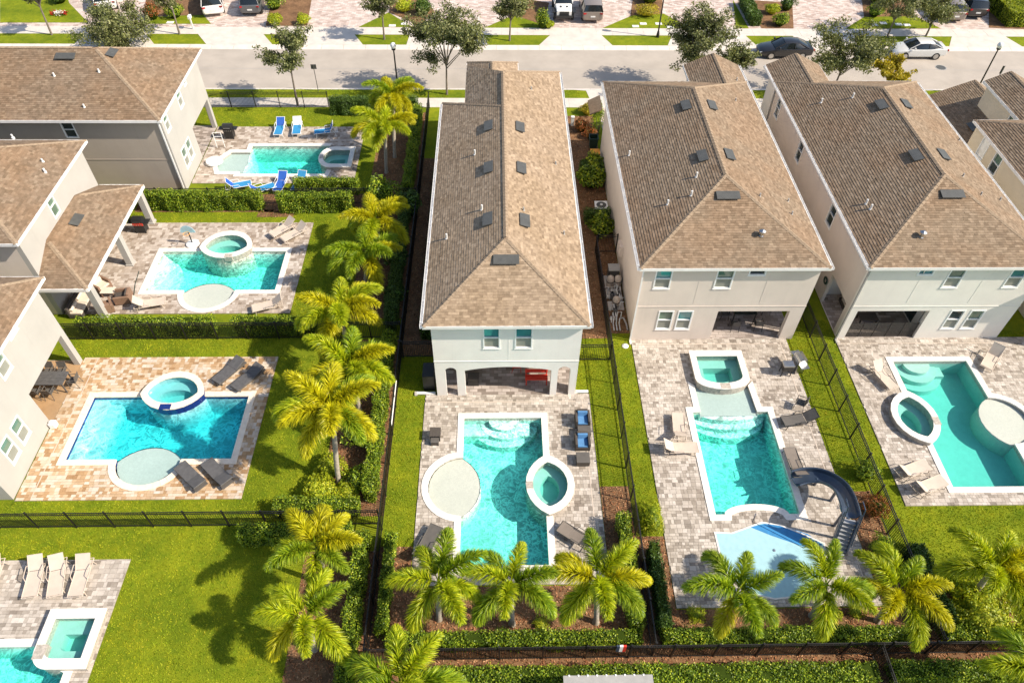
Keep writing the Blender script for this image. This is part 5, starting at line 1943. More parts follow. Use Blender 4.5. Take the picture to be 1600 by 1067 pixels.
lounger('blue lounger lying sideways beside the farthest spa', (491, 208), (522, 205), 'sling_blue', top='sling_royal', back=65, **B_)
lounger('blue lounger below the farthest pool, leftmost', (393, 287), (360, 293), 'sling_blue', top='sling_royal', back=55, **B_)
lounger('blue lounger below the farthest pool, second from the left', (430, 290), (402, 299), 'sling_blue', top='sling_royal', back=45, **B_)
lounger('royal blue lounger below the farthest pool, third', (433, 300), (442, 282), 'sling_royal', top='sling_royal', **B_)
lounger('pale blue lounger below the farthest pool, rightmost', (461, 299), (472, 281), 'sling_blue', top='sling_blue', **B_)
lounger('brown lounger on the lower right of the middle deck', (874, 822), (912, 846), 'sling_brown', 'sling_dark')
lounger('dark lounger half hidden by the leftmost middle palm', (683, 822), (667, 852), 'sling_dark', 'sling_dark', back=30)
lounger('beige lounger standing lengthwise left of the slide pool', (1059, 646), (1062, 690))
lounger('beige lounger standing crosswise left of the slide pool', (1090, 700), (1052, 701))
lounger('dark lounger pointing at the fence right of the slide pool', (1222, 660), (1284, 651), 'sling_dark', 'black_plastic', back=35)
lounger('brown lounger at the pool edge beside the slide exit', (1232, 700), (1247, 740), 'sling_brown', 'sling_dark', back=30)
lounger('beige lounger left of the right-hand pool steps', (1397, 608), (1364, 572), back=45)
lounger('beige lounger at the far corner of the right-hand deck', (1540, 576), (1556, 546), back=55)
lounger('beige lounger below the almond spa, upper one', (1449, 726), (1412, 740))
lounger('beige lounger below the almond spa, lower one', (1475, 750), (1436, 766))


def armchair(label, px, py, rz=0., wick='wicker_dark', cush='cushion_blue', z=.055, w=.78, at=None, back=True):
    """wicker tub chair, open side towards local -Y"""
    x, y = at or G(px, py)
    t = thing('armchair', label, 'armchair', (x, y, z), rz)
    s = w / 2
    obj('base', MB().box(-s, s, -s, s, .06, .3), wick, t, world=False, bevel=.02)
    for a in (-1, 1):
        obj('armrest', MB().box(a * s - (.12 if a > 0 else 0), a * s + (.12 if a < 0 else 0), -s, s, .301, .62), wick, t, world=False, bevel=.02)
        for b in (-1, 1):
            obj('leg', MB().box(a * s * .9 - .025, a * s * .9 + .025, b * s * .9 - .025, b * s * .9 + .025, 0, .062), 'black_plastic', t, world=False)
    obj('backrest', MB().box(-s + .121, s - .121, s - .13, s, .301, .72), wick, t, world=False, bevel=.02)
    obj('cushion', MB().box(-s + .125, s - .125, -s + .01, s - .135, .305, .43), cush, t, world=False, bevel=.03)
    m = MB()
    m.rbox((0, s - .2, .55), (w - .27, .12, .32), (rad(-12), 0, 0))
    obj('back_cushion', m, cush, t, world=False, bevel=.03)
    return t


def ottoman(label, px, py, wick='wicker_dark', w=.66, d=.5, h=.4):
    x, y = G(px, py)
    t = thing('ottoman', label, 'ottoman', (x, y, .055))
    obj('base', MB().box(-w / 2, w / 2, -d / 2, d / 2, .05, h - .04), wick, t, world=False, bevel=.015)
    obj('top', MB().box(-w / 2 - .01, w / 2 + .01, -d / 2 - .01, d / 2 + .01, h - .039, h), 'sling_dark', t, world=False, bevel=.012)
    for a in (-1, 1):
        for b in (-1, 1):
            obj('leg', MB().box(a * w * .44 - .025, a * w * .44 + .025, b * d * .42 - .025, b * d * .42 + .025, 0, .051), 'black_plastic', t, world=False)


armchair('dark wicker armchair with blue cushions, upper one right of the middle pool', 909, 661)
armchair('dark wicker armchair with blue cushions, lower one right of the middle pool', 909, 696)
ottoman('dark wicker footstool between the two blue cushioned chairs', 912, 679)
ottoman('dark wicker footstool below the lower blue cushioned chair', 910, 722, d=.6)


def table(label, px, py, w, d, h, mat, rz=0., leg='black_plastic', at=None, slats=0, z=.055, name='table'):
    x, y = at or G(px, py)
    t = thing(name, label, 'table', (x, y, z), rz)
    if slats:
        for i in range(slats):
            y0 = -d / 2 + d * i / slats
            obj('slat', MB().box(-w / 2, w / 2, y0 + .004, y0 + d / slats - .004, h - .035, h), mat, t, world=False)
        obj('apron', MB().box(-w / 2 + .04, w / 2 - .04, -d / 2 + .04, d / 2 - .04, h - .1, h - .037), mat, t, world=False)
    else:
        obj('table_top', MB().box(-w / 2, w / 2, -d / 2, d / 2, h - .04, h), mat, t, world=False, bevel=.01)
    for a in (-1, 1):
        for b in (-1, 1):
            cx, cy = a * (w / 2 - .06), b * (d / 2 - .06)
            obj('leg', MB().box(cx - .03, cx + .03, cy - .03, cy + .03, 0, h - .041), leg, t, world=False)
    return t


def chair(label, px, py, rz=0., mat='black_plastic', seat='sling_dark', at=None, z=.055, h=.9):
    """four-legged chair facing local -Y"""
    x, y = at or G(px, py)
    t = thing('chair', label, 'chair', (x, y, z), rz)
    for a in (-1, 1):
        obj('leg', MB().tube([(a * .24, -.24, 0), (a * .24, -.22, .64)], .017, 6), mat, t, world=False)
        obj('leg', MB().tube([(a * .24, .28, 0), (a * .23, .2, .44), (a * .23, .3, h)], .017, 6), mat, t, world=False)
        obj('armrest', MB().tube([(a * .245, -.24, .64), (a * .245, .24, .66)], .02, 6), mat, t, world=False)
    obj('seat', MB().box(-.23, .23, -.23, .21, .425, .45), seat, t, world=False, bevel=.01)
    m = MB()
    m.rbox((0, .255, .68), (.44, .02, .42), (rad(-12), 0, 0))
    obj('backrest', m, seat, t, world=False)
    return t


table('dark square side table left of the middle pool', 681, 684, .56, .56, .5, 'wicker_dark')
ottoman('small dark stool beside the square side table', 680, 693, w=.4, d=.35, h=.32)
chair('black patio chair right of the slide pool', 1247, 637, rad(-120))
# middle house patio: red set
t = thing('bench', 'bright red garden bench under the middle house arches', 'bench', (*PYw(838, 592, 25.3)[:1], 25.3, .055))
for i in range(3):
    obj('slat', MB().box(-.62, .62, -.2 + i * .14, -.08 + i * .14, .42, .45), 'red_paint', t, world=False)
for i in range(2):
    obj('back_slat', MB().box(-.62, .62, .24, .27, .56 + i * .15, .68 + i * .15), 'red_paint', t, world=False)
for a in (-.56, .56):
    for b in (-.18, .25):
        obj('leg', MB().box(a - .03, a + .03, b - .03, b + .03, 0, .42 if b < 0 else .86), 'red_paint', t, world=False)
chair('red chair standing behind the red bench', 0, 0, rad(90), 'red_paint', 'red_paint', at=(1.05, 26.2))
t = thing('planter_box', 'black box by the patio arches of the middle house', 'box', (-1.35, 25.3, .055))
obj('box', MB().box(-.3, .3, -.25, .25, 0, .55), 'black_plastic', t, world=False, bevel=.02)
obj('lid', MB().box(-.31, .31, -.26, .26, .552, .6), 'wicker_dark', t, world=False, bevel=.015)
t = thing('storage_cabinet', 'black cabinet in the shade beside the middle house', 'cabinet', (-3.75, 25.3, 0))
obj('body', MB().box(-.32, .3, -.5, .5, 0, 1.2), 'black_plastic', t, world=False, bevel=.02)
obj('door', MB().box(-.335, -.322, -.46, -.01, .08, 1.14), 'bin_green', t, world=False)
obj('door', MB().box(-.335, -.322, .01, .46, .08, 1.14), 'bin_green', t, world=False)
# slide house patio
table('dark patio table under the pinkish house', 0, 0, 1.4, .9, .74, 'glass_dark', at=(14.7, 30.2))
for i, (x, y, a, lb) in enumerate(((14.0, 29.25, 180, 'black chair at the front left of the pinkish house patio'), (15.4, 29.3, 180, 'black chair at the front right of the pinkish house patio'), (13.6, 30.2, -90 + 180, 'black chair at the left end of the patio table'), (16.2, 30.6, -90, 'black chair at the right end of the patio table'))):
    chair(lb, 0, 0, rad(a), at=(x, y))
# white right-hand house patio
t = thing('sofa', 'cream cushioned patio sofa behind the mesh fence', 'sofa', (22.2, 31.2, .055))
obj('base', MB().box(-1.15, 1.15, -.4, .4, .05, .3), 'wicker_dark', t, world=False)
for i in range(3):
    obj('seat_cushion', MB().box(-1.1 + i * .74, -.39 + i * .74, -.42, .22, .302, .45), 'cushion_cream', t, world=False, bevel=.03)
    obj('back_cushion', MB().box(-1.1 + i * .74, -.39 + i * .74, .2, .4, .452, .85), 'cushion_cream', t, world=False, bevel=.03)
table('low dark coffee table in front of the cream sofa', 0, 0, 1.1, .6, .38, 'wicker_dark', at=(22.2, 29.9))
# wicker patio at the left
armchair('brown wicker armchair with a cream cushion under the patio roof', 161, 452, rad(60), 'wicker_brown', 'cushion_cream', w=.9)
armchair('brown wicker armchair at the outer edge of the left patio', 196, 470, rad(-80), 'wicker_brown', 'wicker_dark', w=.9)
armchair('brown wicker armchair nearest the patio corner column', 168, 486, rad(-150), 'wicker_brown', 'wicker_brown', w=.85)
table('low wicker coffee table between the brown armchairs', 173, 462, .8, .55, .42, 'cushion_cream', leg='wicker_brown')
t = thing('sofa', 'dark wicker sofa with cream bolsters in the shaded left patio', 'sofa', (-25.0, 31.3, .055), rad(90))
obj('base', MB().box(-.95, .95, -.4, .4, .05, .3), 'wicker_dark', t, world=False)
obj('backrest', MB().box(-.95, .95, .3, .42, .301, .75), 'wicker_dark', t, world=False)
for i in range(2):
    obj('seat_cushion', MB().box(-.92 + i * .93, -.02 + i * .93, -.4, .28, .302, .44), 'cushion_cream', t, world=False, bevel=.03)
    obj('bolster', MB().tube([(-.85 + i * .93, .18, .55), (-.1 + i * .93, .18, .55)], .11, 10), 'cushion_cream', t, world=False, smooth=True)
# golden deck dining set
table('long charcoal dining table under the corner of the lower left house', 0, 0, 1.9, .95, .75, 'charcoal_pad', at=(-24.3, 25.2), slats=4, leg='sling_dark', name='dining_table')
for i, (x, y, a) in enumerate(((-24.8, 24.5, 180), (-24.1, 24.5, 180), (-24.7, 25.95, 0), (-24.0, 25.95, 0), (-23.1, 25.3, -90))):
    chair(('first', 'second')[i % 2] + ' charcoal chair on the ' + ('near', 'near', 'far', 'far', 'outer')[i] + (' side' if i < 4 else ' end') + ' of the long dining table', 0, 0, rad(a), 'sling_dark', 'sling_dark', at=(x, y))
t = thing('floodlight', 'small white wall box and lamp at the foot of the lower left house', 'lamp', (-23.2, 22.55, .055))
obj('housing', MB().box(-.16, .16, -.16, .16, 0, .36), 'frame_white', t, world=False, bevel=.03)
obj('cap', MB().lathe([(.1, .36), (.12, .42), (.03, .46)]), 'frame_white', t, world=False)


# ------------------------------------------------------------------ grills, hoop, slide and other pool things
def grill(label, px, py, rz=0., body='black_plastic', panel='black_plastic', lid=True, at=None):
    x, y = at or G(px, py)
    t = thing('barbecue_grill', label, 'grill', (x, y, .055), rz)
    obj('cabinet', MB().box(-.34, .34, -.26, .26, .1, .8), panel if panel == 'steel' else body, t, world=False, bevel=.015)
    obj('control_panel', MB().box(-.34, .34, -.3, -.262, .66, .84), panel, t, world=False)
    for i in range(4):
        obj('knob', MB().tube([(-.24 + i * .16, -.3, .75), (-.24 + i * .16, -.34, .75)], .03, 8), 'steel', t, world=False)
    for s in (-1, 1):
        obj('side_shelf', MB().box(s * .52 - .17, s * .52 + .17, -.24, .24, .8, .84), body if panel != 'steel' else 'steel', t, world=False)
    m = MB()
    prof = [(-.27, .82), (-.28, .98), (-.2, 1.12), (0, 1.17), (.2, 1.12), (.27, .98), (.27, .82)]
    m.v = [(-.35, a, b) for a, b in prof] + [(.35, a, b) for a, b in prof]
    n = len(prof)
    m.f = [(i, i + 1, n + i + 1, n + i) for i in range(n - 1)] + [tuple(range(n))[::-1], tuple(range(n, 2 * n))]
    l = obj('lid', m, body, t, world=False)
    obj('handle', MB().tube([(-.25, -.32, .98), (.25, -.32, .98)], .018, 6), 'steel', l, world=False)
    for a in (-.3, .3):
        for b in (-.22, .22):
            obj('caster', MB().tube([(a - .02, b, .05), (a + .02, b, .05)], .05, 8), 'rubber', t, world=False)
    return t


grill('black covered grill beside the upper left patio column', 361, 216, 0)
grill('black grill with a red control panel at the edge of the tiled patio roof', 224, 362, 0, 'black_plastic', 'red_paint')
grill('stainless grill at the upper right corner of the slide garden deck', 1243, 578, rad(-80), 'steel', 'steel')
t = thing('smoker', 'small black smoker cart beside the stainless grill', 'smoker', (*G(1225, 585), .055))
obj('firebox', MB().box(-.3, .3, -.22, .22, .45, .8), 'black_plastic', t, world=False, bevel=.03)
obj('lid', MB().box(-.31, .31, -.23, .23, .803, .9), 'steel', t, world=False, bevel=.03)
for a in (-.25, .25):
    for b in (-.18, .18):
        obj('leg', MB().box(a - .02, a + .02, b - .02, b + .02, 0, .45), 'black_plastic', t, world=False)
# poolside hoop
x, y = G(302, 383)
t = thing('pool_hoop', 'white and blue poolside basketball hoop by the teal pool', 'hoop', (x, y, .055))
obj('base', MB().lathe([(.42, 0), (.42, .1), (.3, .16), (.1, .18)], (0, 0, 0), 16), 'frame_white', t, world=False, smooth=True)
obj('pole', MB().tube([(0, 0, .15), (0, .02, 1.0)], .04, 8), 'rubber', t, world=False)
m = MB()
fan = [(.48 * math.cos(rad(a)), 1.0 + .55 * math.sin(rad(a))) for a in range(0, 181, 20)]
m.v = [(a, -.02, b) for a, b in fan] + [(a, .02, b) for a, b in fan]
n = len(fan)
m.f = [tuple(range(n)), tuple(range(n, 2 * n))[::-1]] + [(i, n + i, n + (i + 1) % n, (i + 1) % n) for i in range(n)]
obj('backboard', m, 'glass_pale', t, world=False)
rim = [(.2 * math.cos(rad(a)), -.28 + .2 * math.sin(rad(a)), 1.12) for a in range(0, 361, 24)]
obj('rim', MB().tube(rim, .015, 6), 'orange_lid', t, world=False)
# loose hoses on that deck
m = MB().tube([(*G(a, b), .075) for a, b in ((218, 425), (212, 445), (210, 462), (206, 470))], .02, 6)
tag(obj('garden_hose', m, 'bin_green', None), 'green hose lying on the tan deck left of the teal pool', 'hose')
# white rack by the farthest shelf
x, y = G(346, 232)
t = thing('towel_rack', 'white towel stand by the farthest pool shelf', 'rack', (x, y, .055))
for s in (-1, 1):
    obj('leg', MB().tube([(s * .3, 0, 0), (s * .3, 0, 1.3)], .025, 6), 'frame_white', t, world=False)
for z in (.6, .95, 1.28):
    obj('bar', MB().tube([(-.3, 0, z), (.3, 0, z)], .02, 6), 'frame_white', t, world=False)
x, y = G(336, 256)
t = thing('float', 'white inflatable lying beside the farthest pool shelf', 'float', (x, y, .055))
obj('body', MB().lathe([(.5, 0), (.62, .12), (.58, .24), (.35, .28), (.3, .18), (.25, .15)], (0, 0, 0), 18), 'frame_white', t, world=False, smooth=True)

# slide
t = thing('pool_slide', 'dark blue grey curved slide with steps at the slide pool', 'slide', (*G(1310, 820), 0))
path = [(1240, 752, .32), (1254, 748, .40), (1268, 747, .52), (1283, 749, .68), (1297, 755, .9), (1309, 764, 1.15), (1317, 776, 1.42), (1322, 789, 1.7), (1325, 800, 1.95), (1326, 808, 2.0)]
pts = [Vector((*G(a, b, z), z)) for a, b, z in path]
fine = []
for i in range(len(pts) - 1):
    for k in range(3):
        s = k / 3
        p0, p1, p2, p3 = pts[max(i - 1, 0)], pts[i], pts[i + 1], pts[min(i + 2, len(pts) - 1)]
        fine.append(.5 * (2 * p1 + (p2 - p0) * s + (2 * p0 - 5 * p1 + 4 * p2 - p3) * s * s + (3 * p1 - p0 - 3 * p2 + p3) * s ** 3))
fine.append(pts[-1])
prof = [(-.44, .34), (-.40, .36), (-.36, .33), (-.33, .12), (-.22, .02), (0, -.01), (.22, .02), (.33, .12), (.36, .33), (.40, .36), (.44, .34)]
m = MB()
for i, p in enumerate(fine):
    d = fine[min(i + 1, len(fine) - 1)] - fine[max(i - 1, 0)]
    sd = Vector((d.y, -d.x, 0)).normalized()
    for u, z in prof:
        m.v.append(tuple(p + sd * u + Vector((0, 0, z))))
    for u, z in prof[::-1]:
        m.v.append(tuple(p + sd * u * 1.03 + Vector((0, 0, z - .035))))
k = len(prof) * 2
for i in range(len(fine) - 1):
    for j in range(k):
        m.f.append((i * k + j, i * k + (j + 1) % k, (i + 1) * k + (j + 1) % k, (i + 1) * k + j))
m.f += [tuple(range(k)), tuple((len(fine) - 1) * k + j for j in range(k))[::-1]]
obj('flume', m, 'slide_blue', t, smooth=True)
tp, bt = Vector((*G(1326, 812, 2.0), 2.0)), Vector((*G(1306, 866, .1), .1))
dr = Vector((tp.x - bt.x, tp.y - bt.y, 0)).normalized()
sd = Vector((dr.y, -dr.x, 0))
m = MB()
n = 9
for i in range(n):
    f = (i + .5) / n
    p = bt + (tp - bt) * f
    a = [p - sd * .32 - dr * .11, p + sd * .32 - dr * .11, p + sd * .32 + dr * .11, p - sd * .32 + dr * .11]
    mm = MB().add([tuple(q) for q in a] + [tuple(q + Vector((0, 0, .05))) for q in a], [(3, 2, 1, 0), (4, 5, 6, 7), (0, 1, 5, 4), (1, 2, 6, 5), (2, 3, 7, 6), (3, 0, 4, 7)])
    obj('step', mm, 'slide_grey', t)
for s in (-1, 1):
    o_ = sd * (.36 * s)
    mm = MB()
    a = [bt + o_ + Vector((0, 0, -.05)), bt + o_ + Vector((0, 0, .5)), tp + o_ + Vector((0, 0, .62)), tp + o_ + Vector((0, 0, -.05))]
    w = sd * .03
    mm.add([tuple(q - w) for q in a] + [tuple(q + w) for q in a], [(0, 1, 2, 3), (7, 6, 5, 4), (0, 4, 5, 1), (1, 5, 6, 2), (2, 6, 7, 3), (3, 7, 4, 0)])
    obj('stringer', mm, 'slide_blue', t)
    obj('handrail', MB().tube([tuple(bt + o_ + Vector((0, 0, .9))), tuple(tp + o_ + Vector((0, 0, 1.05))), tuple(tp + o_ + dr * .5 + Vector((0, 0, .9)))], .025, 6), 'slide_blue', t)
for p in (fine[8], fine[15], fine[22], fine[-1]):
    obj('support', MB().tube([(p.x, p.y, 0.05), (p.x, p.y, p.z)], .07, 8), 'slide_blue', t)
# splash pad
sp = [(10.25, 16.1), (10.28, 14.3), (11.2, 13.2), (12.24, 12.94), (13.75, 13.1), (15.0, 14.3), (15.2, 15.5), (14.3, 16.0), (13.4, 16.45), (12.58, 16.6), (11.6, 16.25), (11.0, 16.05)]
t = thing('splash_pad', 'pale blue splash pad between the slide steps and two palms', 'splash pad', (12.7, 14.8, 0))
obj('surface', MB().prism(sp, .03, .062), 'splash_light', t)
obj('blue_panel', MB().prism([G(*q, .06) for q in ((1172, 823), (1195, 818), (1225, 822), (1262, 834), (1284, 850), (1276, 860), (1242, 849), (1204, 836))], .04, .067), 'splash_blue', t)
obj('border', MB().add(*ring(offset(sp, .07), sp, .03, .075)), 'coping', t)
for x, y in ((11.5, 14.8), (12.8, 15.2), (13.6, 14.2)):
    obj('nozzle', MB().lathe([(.07, .06), (.07, .075), (.02, .08)], (x, y, 0), 10), 'steel', t)

# ------------------------------------------------------------------ service strip between the middle and pinkish house
t = thing('air_conditioner', 'white topped air conditioner between the two houses', 'air conditioner', (7.15, 40.2, 0))
obj('casing', MB().box(-.42, .42, -.42, .42, .08, .78), 'steel', t, world=False, bevel=.03)
obj('top_panel', MB().box(-.45, .45, -.45, .45, .782, .85), 'frame_white', t, world=False, bevel=.03)
obj('fan_grille', MB().lathe([(.34, .85), (.34, .865), (.3, .875), (.08, .88)], (0, 0, 0), 20), 'vent_metal', t, world=False)
obj('fan_hub', MB().lathe([(.1, .881), (.1, .9), (.03, .91)], (0, 0, 0), 12), 'frame_white', t, world=False)
obj('pad', MB().box(-.5, .5, -.5, .5, 0, .079), 'concrete', t, world=False)


def wheelie_bin(label, px, py, body, lid, open_=False):
    x, y = G(px, py)
    t = thing('wheelie_bin', label, 'bin', (x, y, .01))
    m = MB()
    a, b = .26, .32
    m.add([(-a, -a, .08), (a, -a, .08), (a, a, .08), (-a, a, .08), (-b, -b, 1.0), (b, -b, 1.0), (b, b, 1.0), (-b, b, 1.0)], [(3, 2, 1, 0), (0, 1, 5, 4), (1, 2, 6, 5), (2, 3, 7, 6), (3, 0, 4, 7)])
    m.add(*ring([(-b - .03, -b - .03), (b + .03, -b - .03), (b + .03, b + .03), (-b - .03, b + .03)], [(-b + .03, -b + .03), (b - .03, -b + .03), (b - .03, b - .03), (-b + .03, b - .03)], .96, 1.01))
    obj('body', m, body, t, world=False)
    if open_:
        obj('lid', MB().box(-.34, .34, .37, .41, .45, 1.02), lid, t, world=False)
    else:
        obj('lid', MB().box(-.35, .35, -.36, .36, 1.015, 1.06), lid, t, world=False, bevel=.02)
    for s in (-1, 1):
        obj('wheel', MB().tube([(s * .22, .3, .1), (s * .28, .3, .1)], .1, 10), 'rubber', t, world=False)


wheelie_bin('dark green wheelie bin standing open between the houses', 926, 232, 'bin_green', 'bin_green', True)
wheelie_bin('wheelie bin with an orange yellow lid between the houses', 928, 256, 'bin_green', 'orange_lid')
x, y = G(894, 196)
t = thing('utility_pedestal', 'short white utility post in the mulch beside the walk', 'post', (x, y, 0))
obj('post', MB().box(-.12, .12, -.12, .12, 0, .7), 'plate_white', t, world=False)
obj('cap', MB().box(-.14, .14, -.14, .14, .702, .78), 'plate_white', t, world=False, bevel=.02)
# pool equipment along the wall
pe = thing('pool_equipment', 'pumps filters and white pipes beside the pinkish house', 'pool pump', (7.2, 32, 0))
for (y0, y1) in ((32.9, 33.9), (31.9, 32.7), (30.9, 31.6)):
    obj('pad', MB().box(6.75, 7.7, y0, y1, .01, .1), 'concrete', pe)
obj('heater', MB().box(6.95, 7.6, 33.35, 33.95, .1, 1.0), 'vent_metal', pe, bevel=.03)
obj('heater_top', MB().box(6.92, 7.63, 33.32, 33.98, 1.001, 1.06), 'lead', pe, bevel=.02)
for (x, y, h) in ((7.02, 32.95, .95), (7.5, 33.0, .9), (7.2, 31.25, .8)):
    obj('filter_tank', MB().lathe([(.2, .1), (.23, .15), (.23, h - .25), (.2, h - .1), (.08, h)], (x, y, 0), 14), 'sling_beige', pe, smooth=True)
    obj('filter_clamp', MB().lathe([(.25, h * .55), (.25, h * .55 + .05)], (x, y, 0), 14), 'black_plastic', pe)
for (x, y) in ((7.05, 32.2), (7.45, 32.3), (7.1, 30.9)):
    obj('pump_motor', MB().tube([(x, y - .3, .28), (x, y + .1, .28)], .12, 12), 'black_plastic', pe, smooth=True)
    obj('pump_strainer', MB().lathe([(.13, .12), (.13, .42), (.1, .48), (.03, .5)], (x, y - .4, 0), 12), 'vent_metal', pe, smooth=True)
rp_ = random.Random(5)
for i in range(26):
    x, y = rp_.uniform(6.78, 7.62), rp_.uniform(29.9, 33.0)
    z = rp_.uniform(.25, .75)
    dx, dy = (rp_.choice((-1, 1)) * rp_.uniform(.15, .4), 0) if rp_.random() < .5 else (0, rp_.choice((-1, 1)) * rp_.uniform(.2, .6))
    p = [(x, y, .05), (x, y, z), (x + dx, y + dy, z)]
    if rp_.random() < .6:
        p.append((x + dx, y + dy, max(.1, z - .4)))
    obj('pipe', MB().tube(p, .032, 7), 'pipe_white', pe)
for i in range(3):
    obj('pipe', MB().tube([(6.9 + i * .18, 29.2, .06), (6.9 + i * .18, 29.75, .06), (6.9 + i * .18, 29.85, .4)], .035, 7), 'pipe_white', pe)
obj('flex_pipe', MB().tube([(7.3, 30.0, .25), (7.5, 29.95, .35), (7.65, 29.6, .2), (7.7, 29.2, .08)], .05, 8), 'lead', pe, smooth=True)
x, y = G(977, 541)
tag(obj('pavestone', MB().lathe([(.18, 0), (.2, .03), (.1, .08)], (x, y, .0), 10), 'plate_white', None), 'small white round stone at the corner of the pinkish house', 'stone')
# leaning white pole by the fence, gutter outlets
a, b = G(619, 596, .9), G(611, 664, .9)
tag(obj('pool_pole', MB().tube([(*a, .95), (*b, .85)], .035, 8), 'frame_white', None), 'long white pole lying along the fence left of the middle house', 'pole')
for lb, x0, x1, y0 in (('white gutter outlet at the shaded corner of the middle house', -4.45, -3.42, 24.55), ('white gutter outlet at the sunny corner of the middle house', 4.3, 4.95, 24.6)):
    t = thing('gutter_outlet', lb, 'gutter', ((x0 + x1) / 2, y0, 0))
    obj('trough', MB().box(x0, x1, y0 - .07, y0 + .07, .06, .14), 'frame_white', t)
    obj('block', MB().box(x0 - .1, x0 + .05, y0 - .12, y0 + .12, 0.0, .1), 'concrete', t)
# striped towel over the bottom fence
x0, y0 = G(970, 1012, 1.1)
t = thing('towel', 'red white and blue towel hung over the bottom fence', 'towel', (x0, 10.5, 0))
for i, mt in enumerate(('slide_blue', 'frame_white', 'red_paint')):
    m = MB()
    xa, xb = -.2 + i * .135, -.065 + i * .135
    for (ya, za, yb, zb) in ((-.05, .85, -.04, 1.39), (-.04, 1.39, .04, 1.39), (.04, 1.39, .05, .85)):
        m.quad((xa, ya, za), (xb, ya, za), (xb, yb, zb), (xa, yb, zb))
    obj('stripe', m, mt, t, world=False)
# hose reel on the wall of the right-hand house
t = thing('hose_reel', 'dark coiled hose hung on the shaded wall of the right-hand house', 'hose', (19.88, 31.9, 1.5))
for r in (.14, .19, .24):
    obj('coil', MB().tube([(0, r * math.cos(rad(a)), r * math.sin(rad(a))) for a in range(0, 361, 20)], .025, 6), 'bin_green', t, world=False)
# pale shed roof at the bottom edge
ya = G(950, 1054, 2.4)[1]
xa, xb = G(880, 1056, 2.4)[0], G(1020, 1056, 2.4)[0]
t = thing('shed', 'flat pale grey shed top cut by the bottom edge', 'shed', ((xa + xb) / 2, ya, 0))
obj('roof', MB().box(xa, xb, ya - 2.2, ya, 2.3, 2.4), 'lead', t)
obj('wall', MB().box(xa + .1, xb - .1, ya - 2.1, ya - .1, 0, 2.299), 'slide_grey', t)
for i in range(9):
    obj('bracket', MB().box(xa + .2 + i * (xb - xa - .4) / 8.5, xa + .26 + i * (xb - xa - .4) / 8.5, ya - .04, ya + .02, 2.401, 2.425), 'frame_white', t)


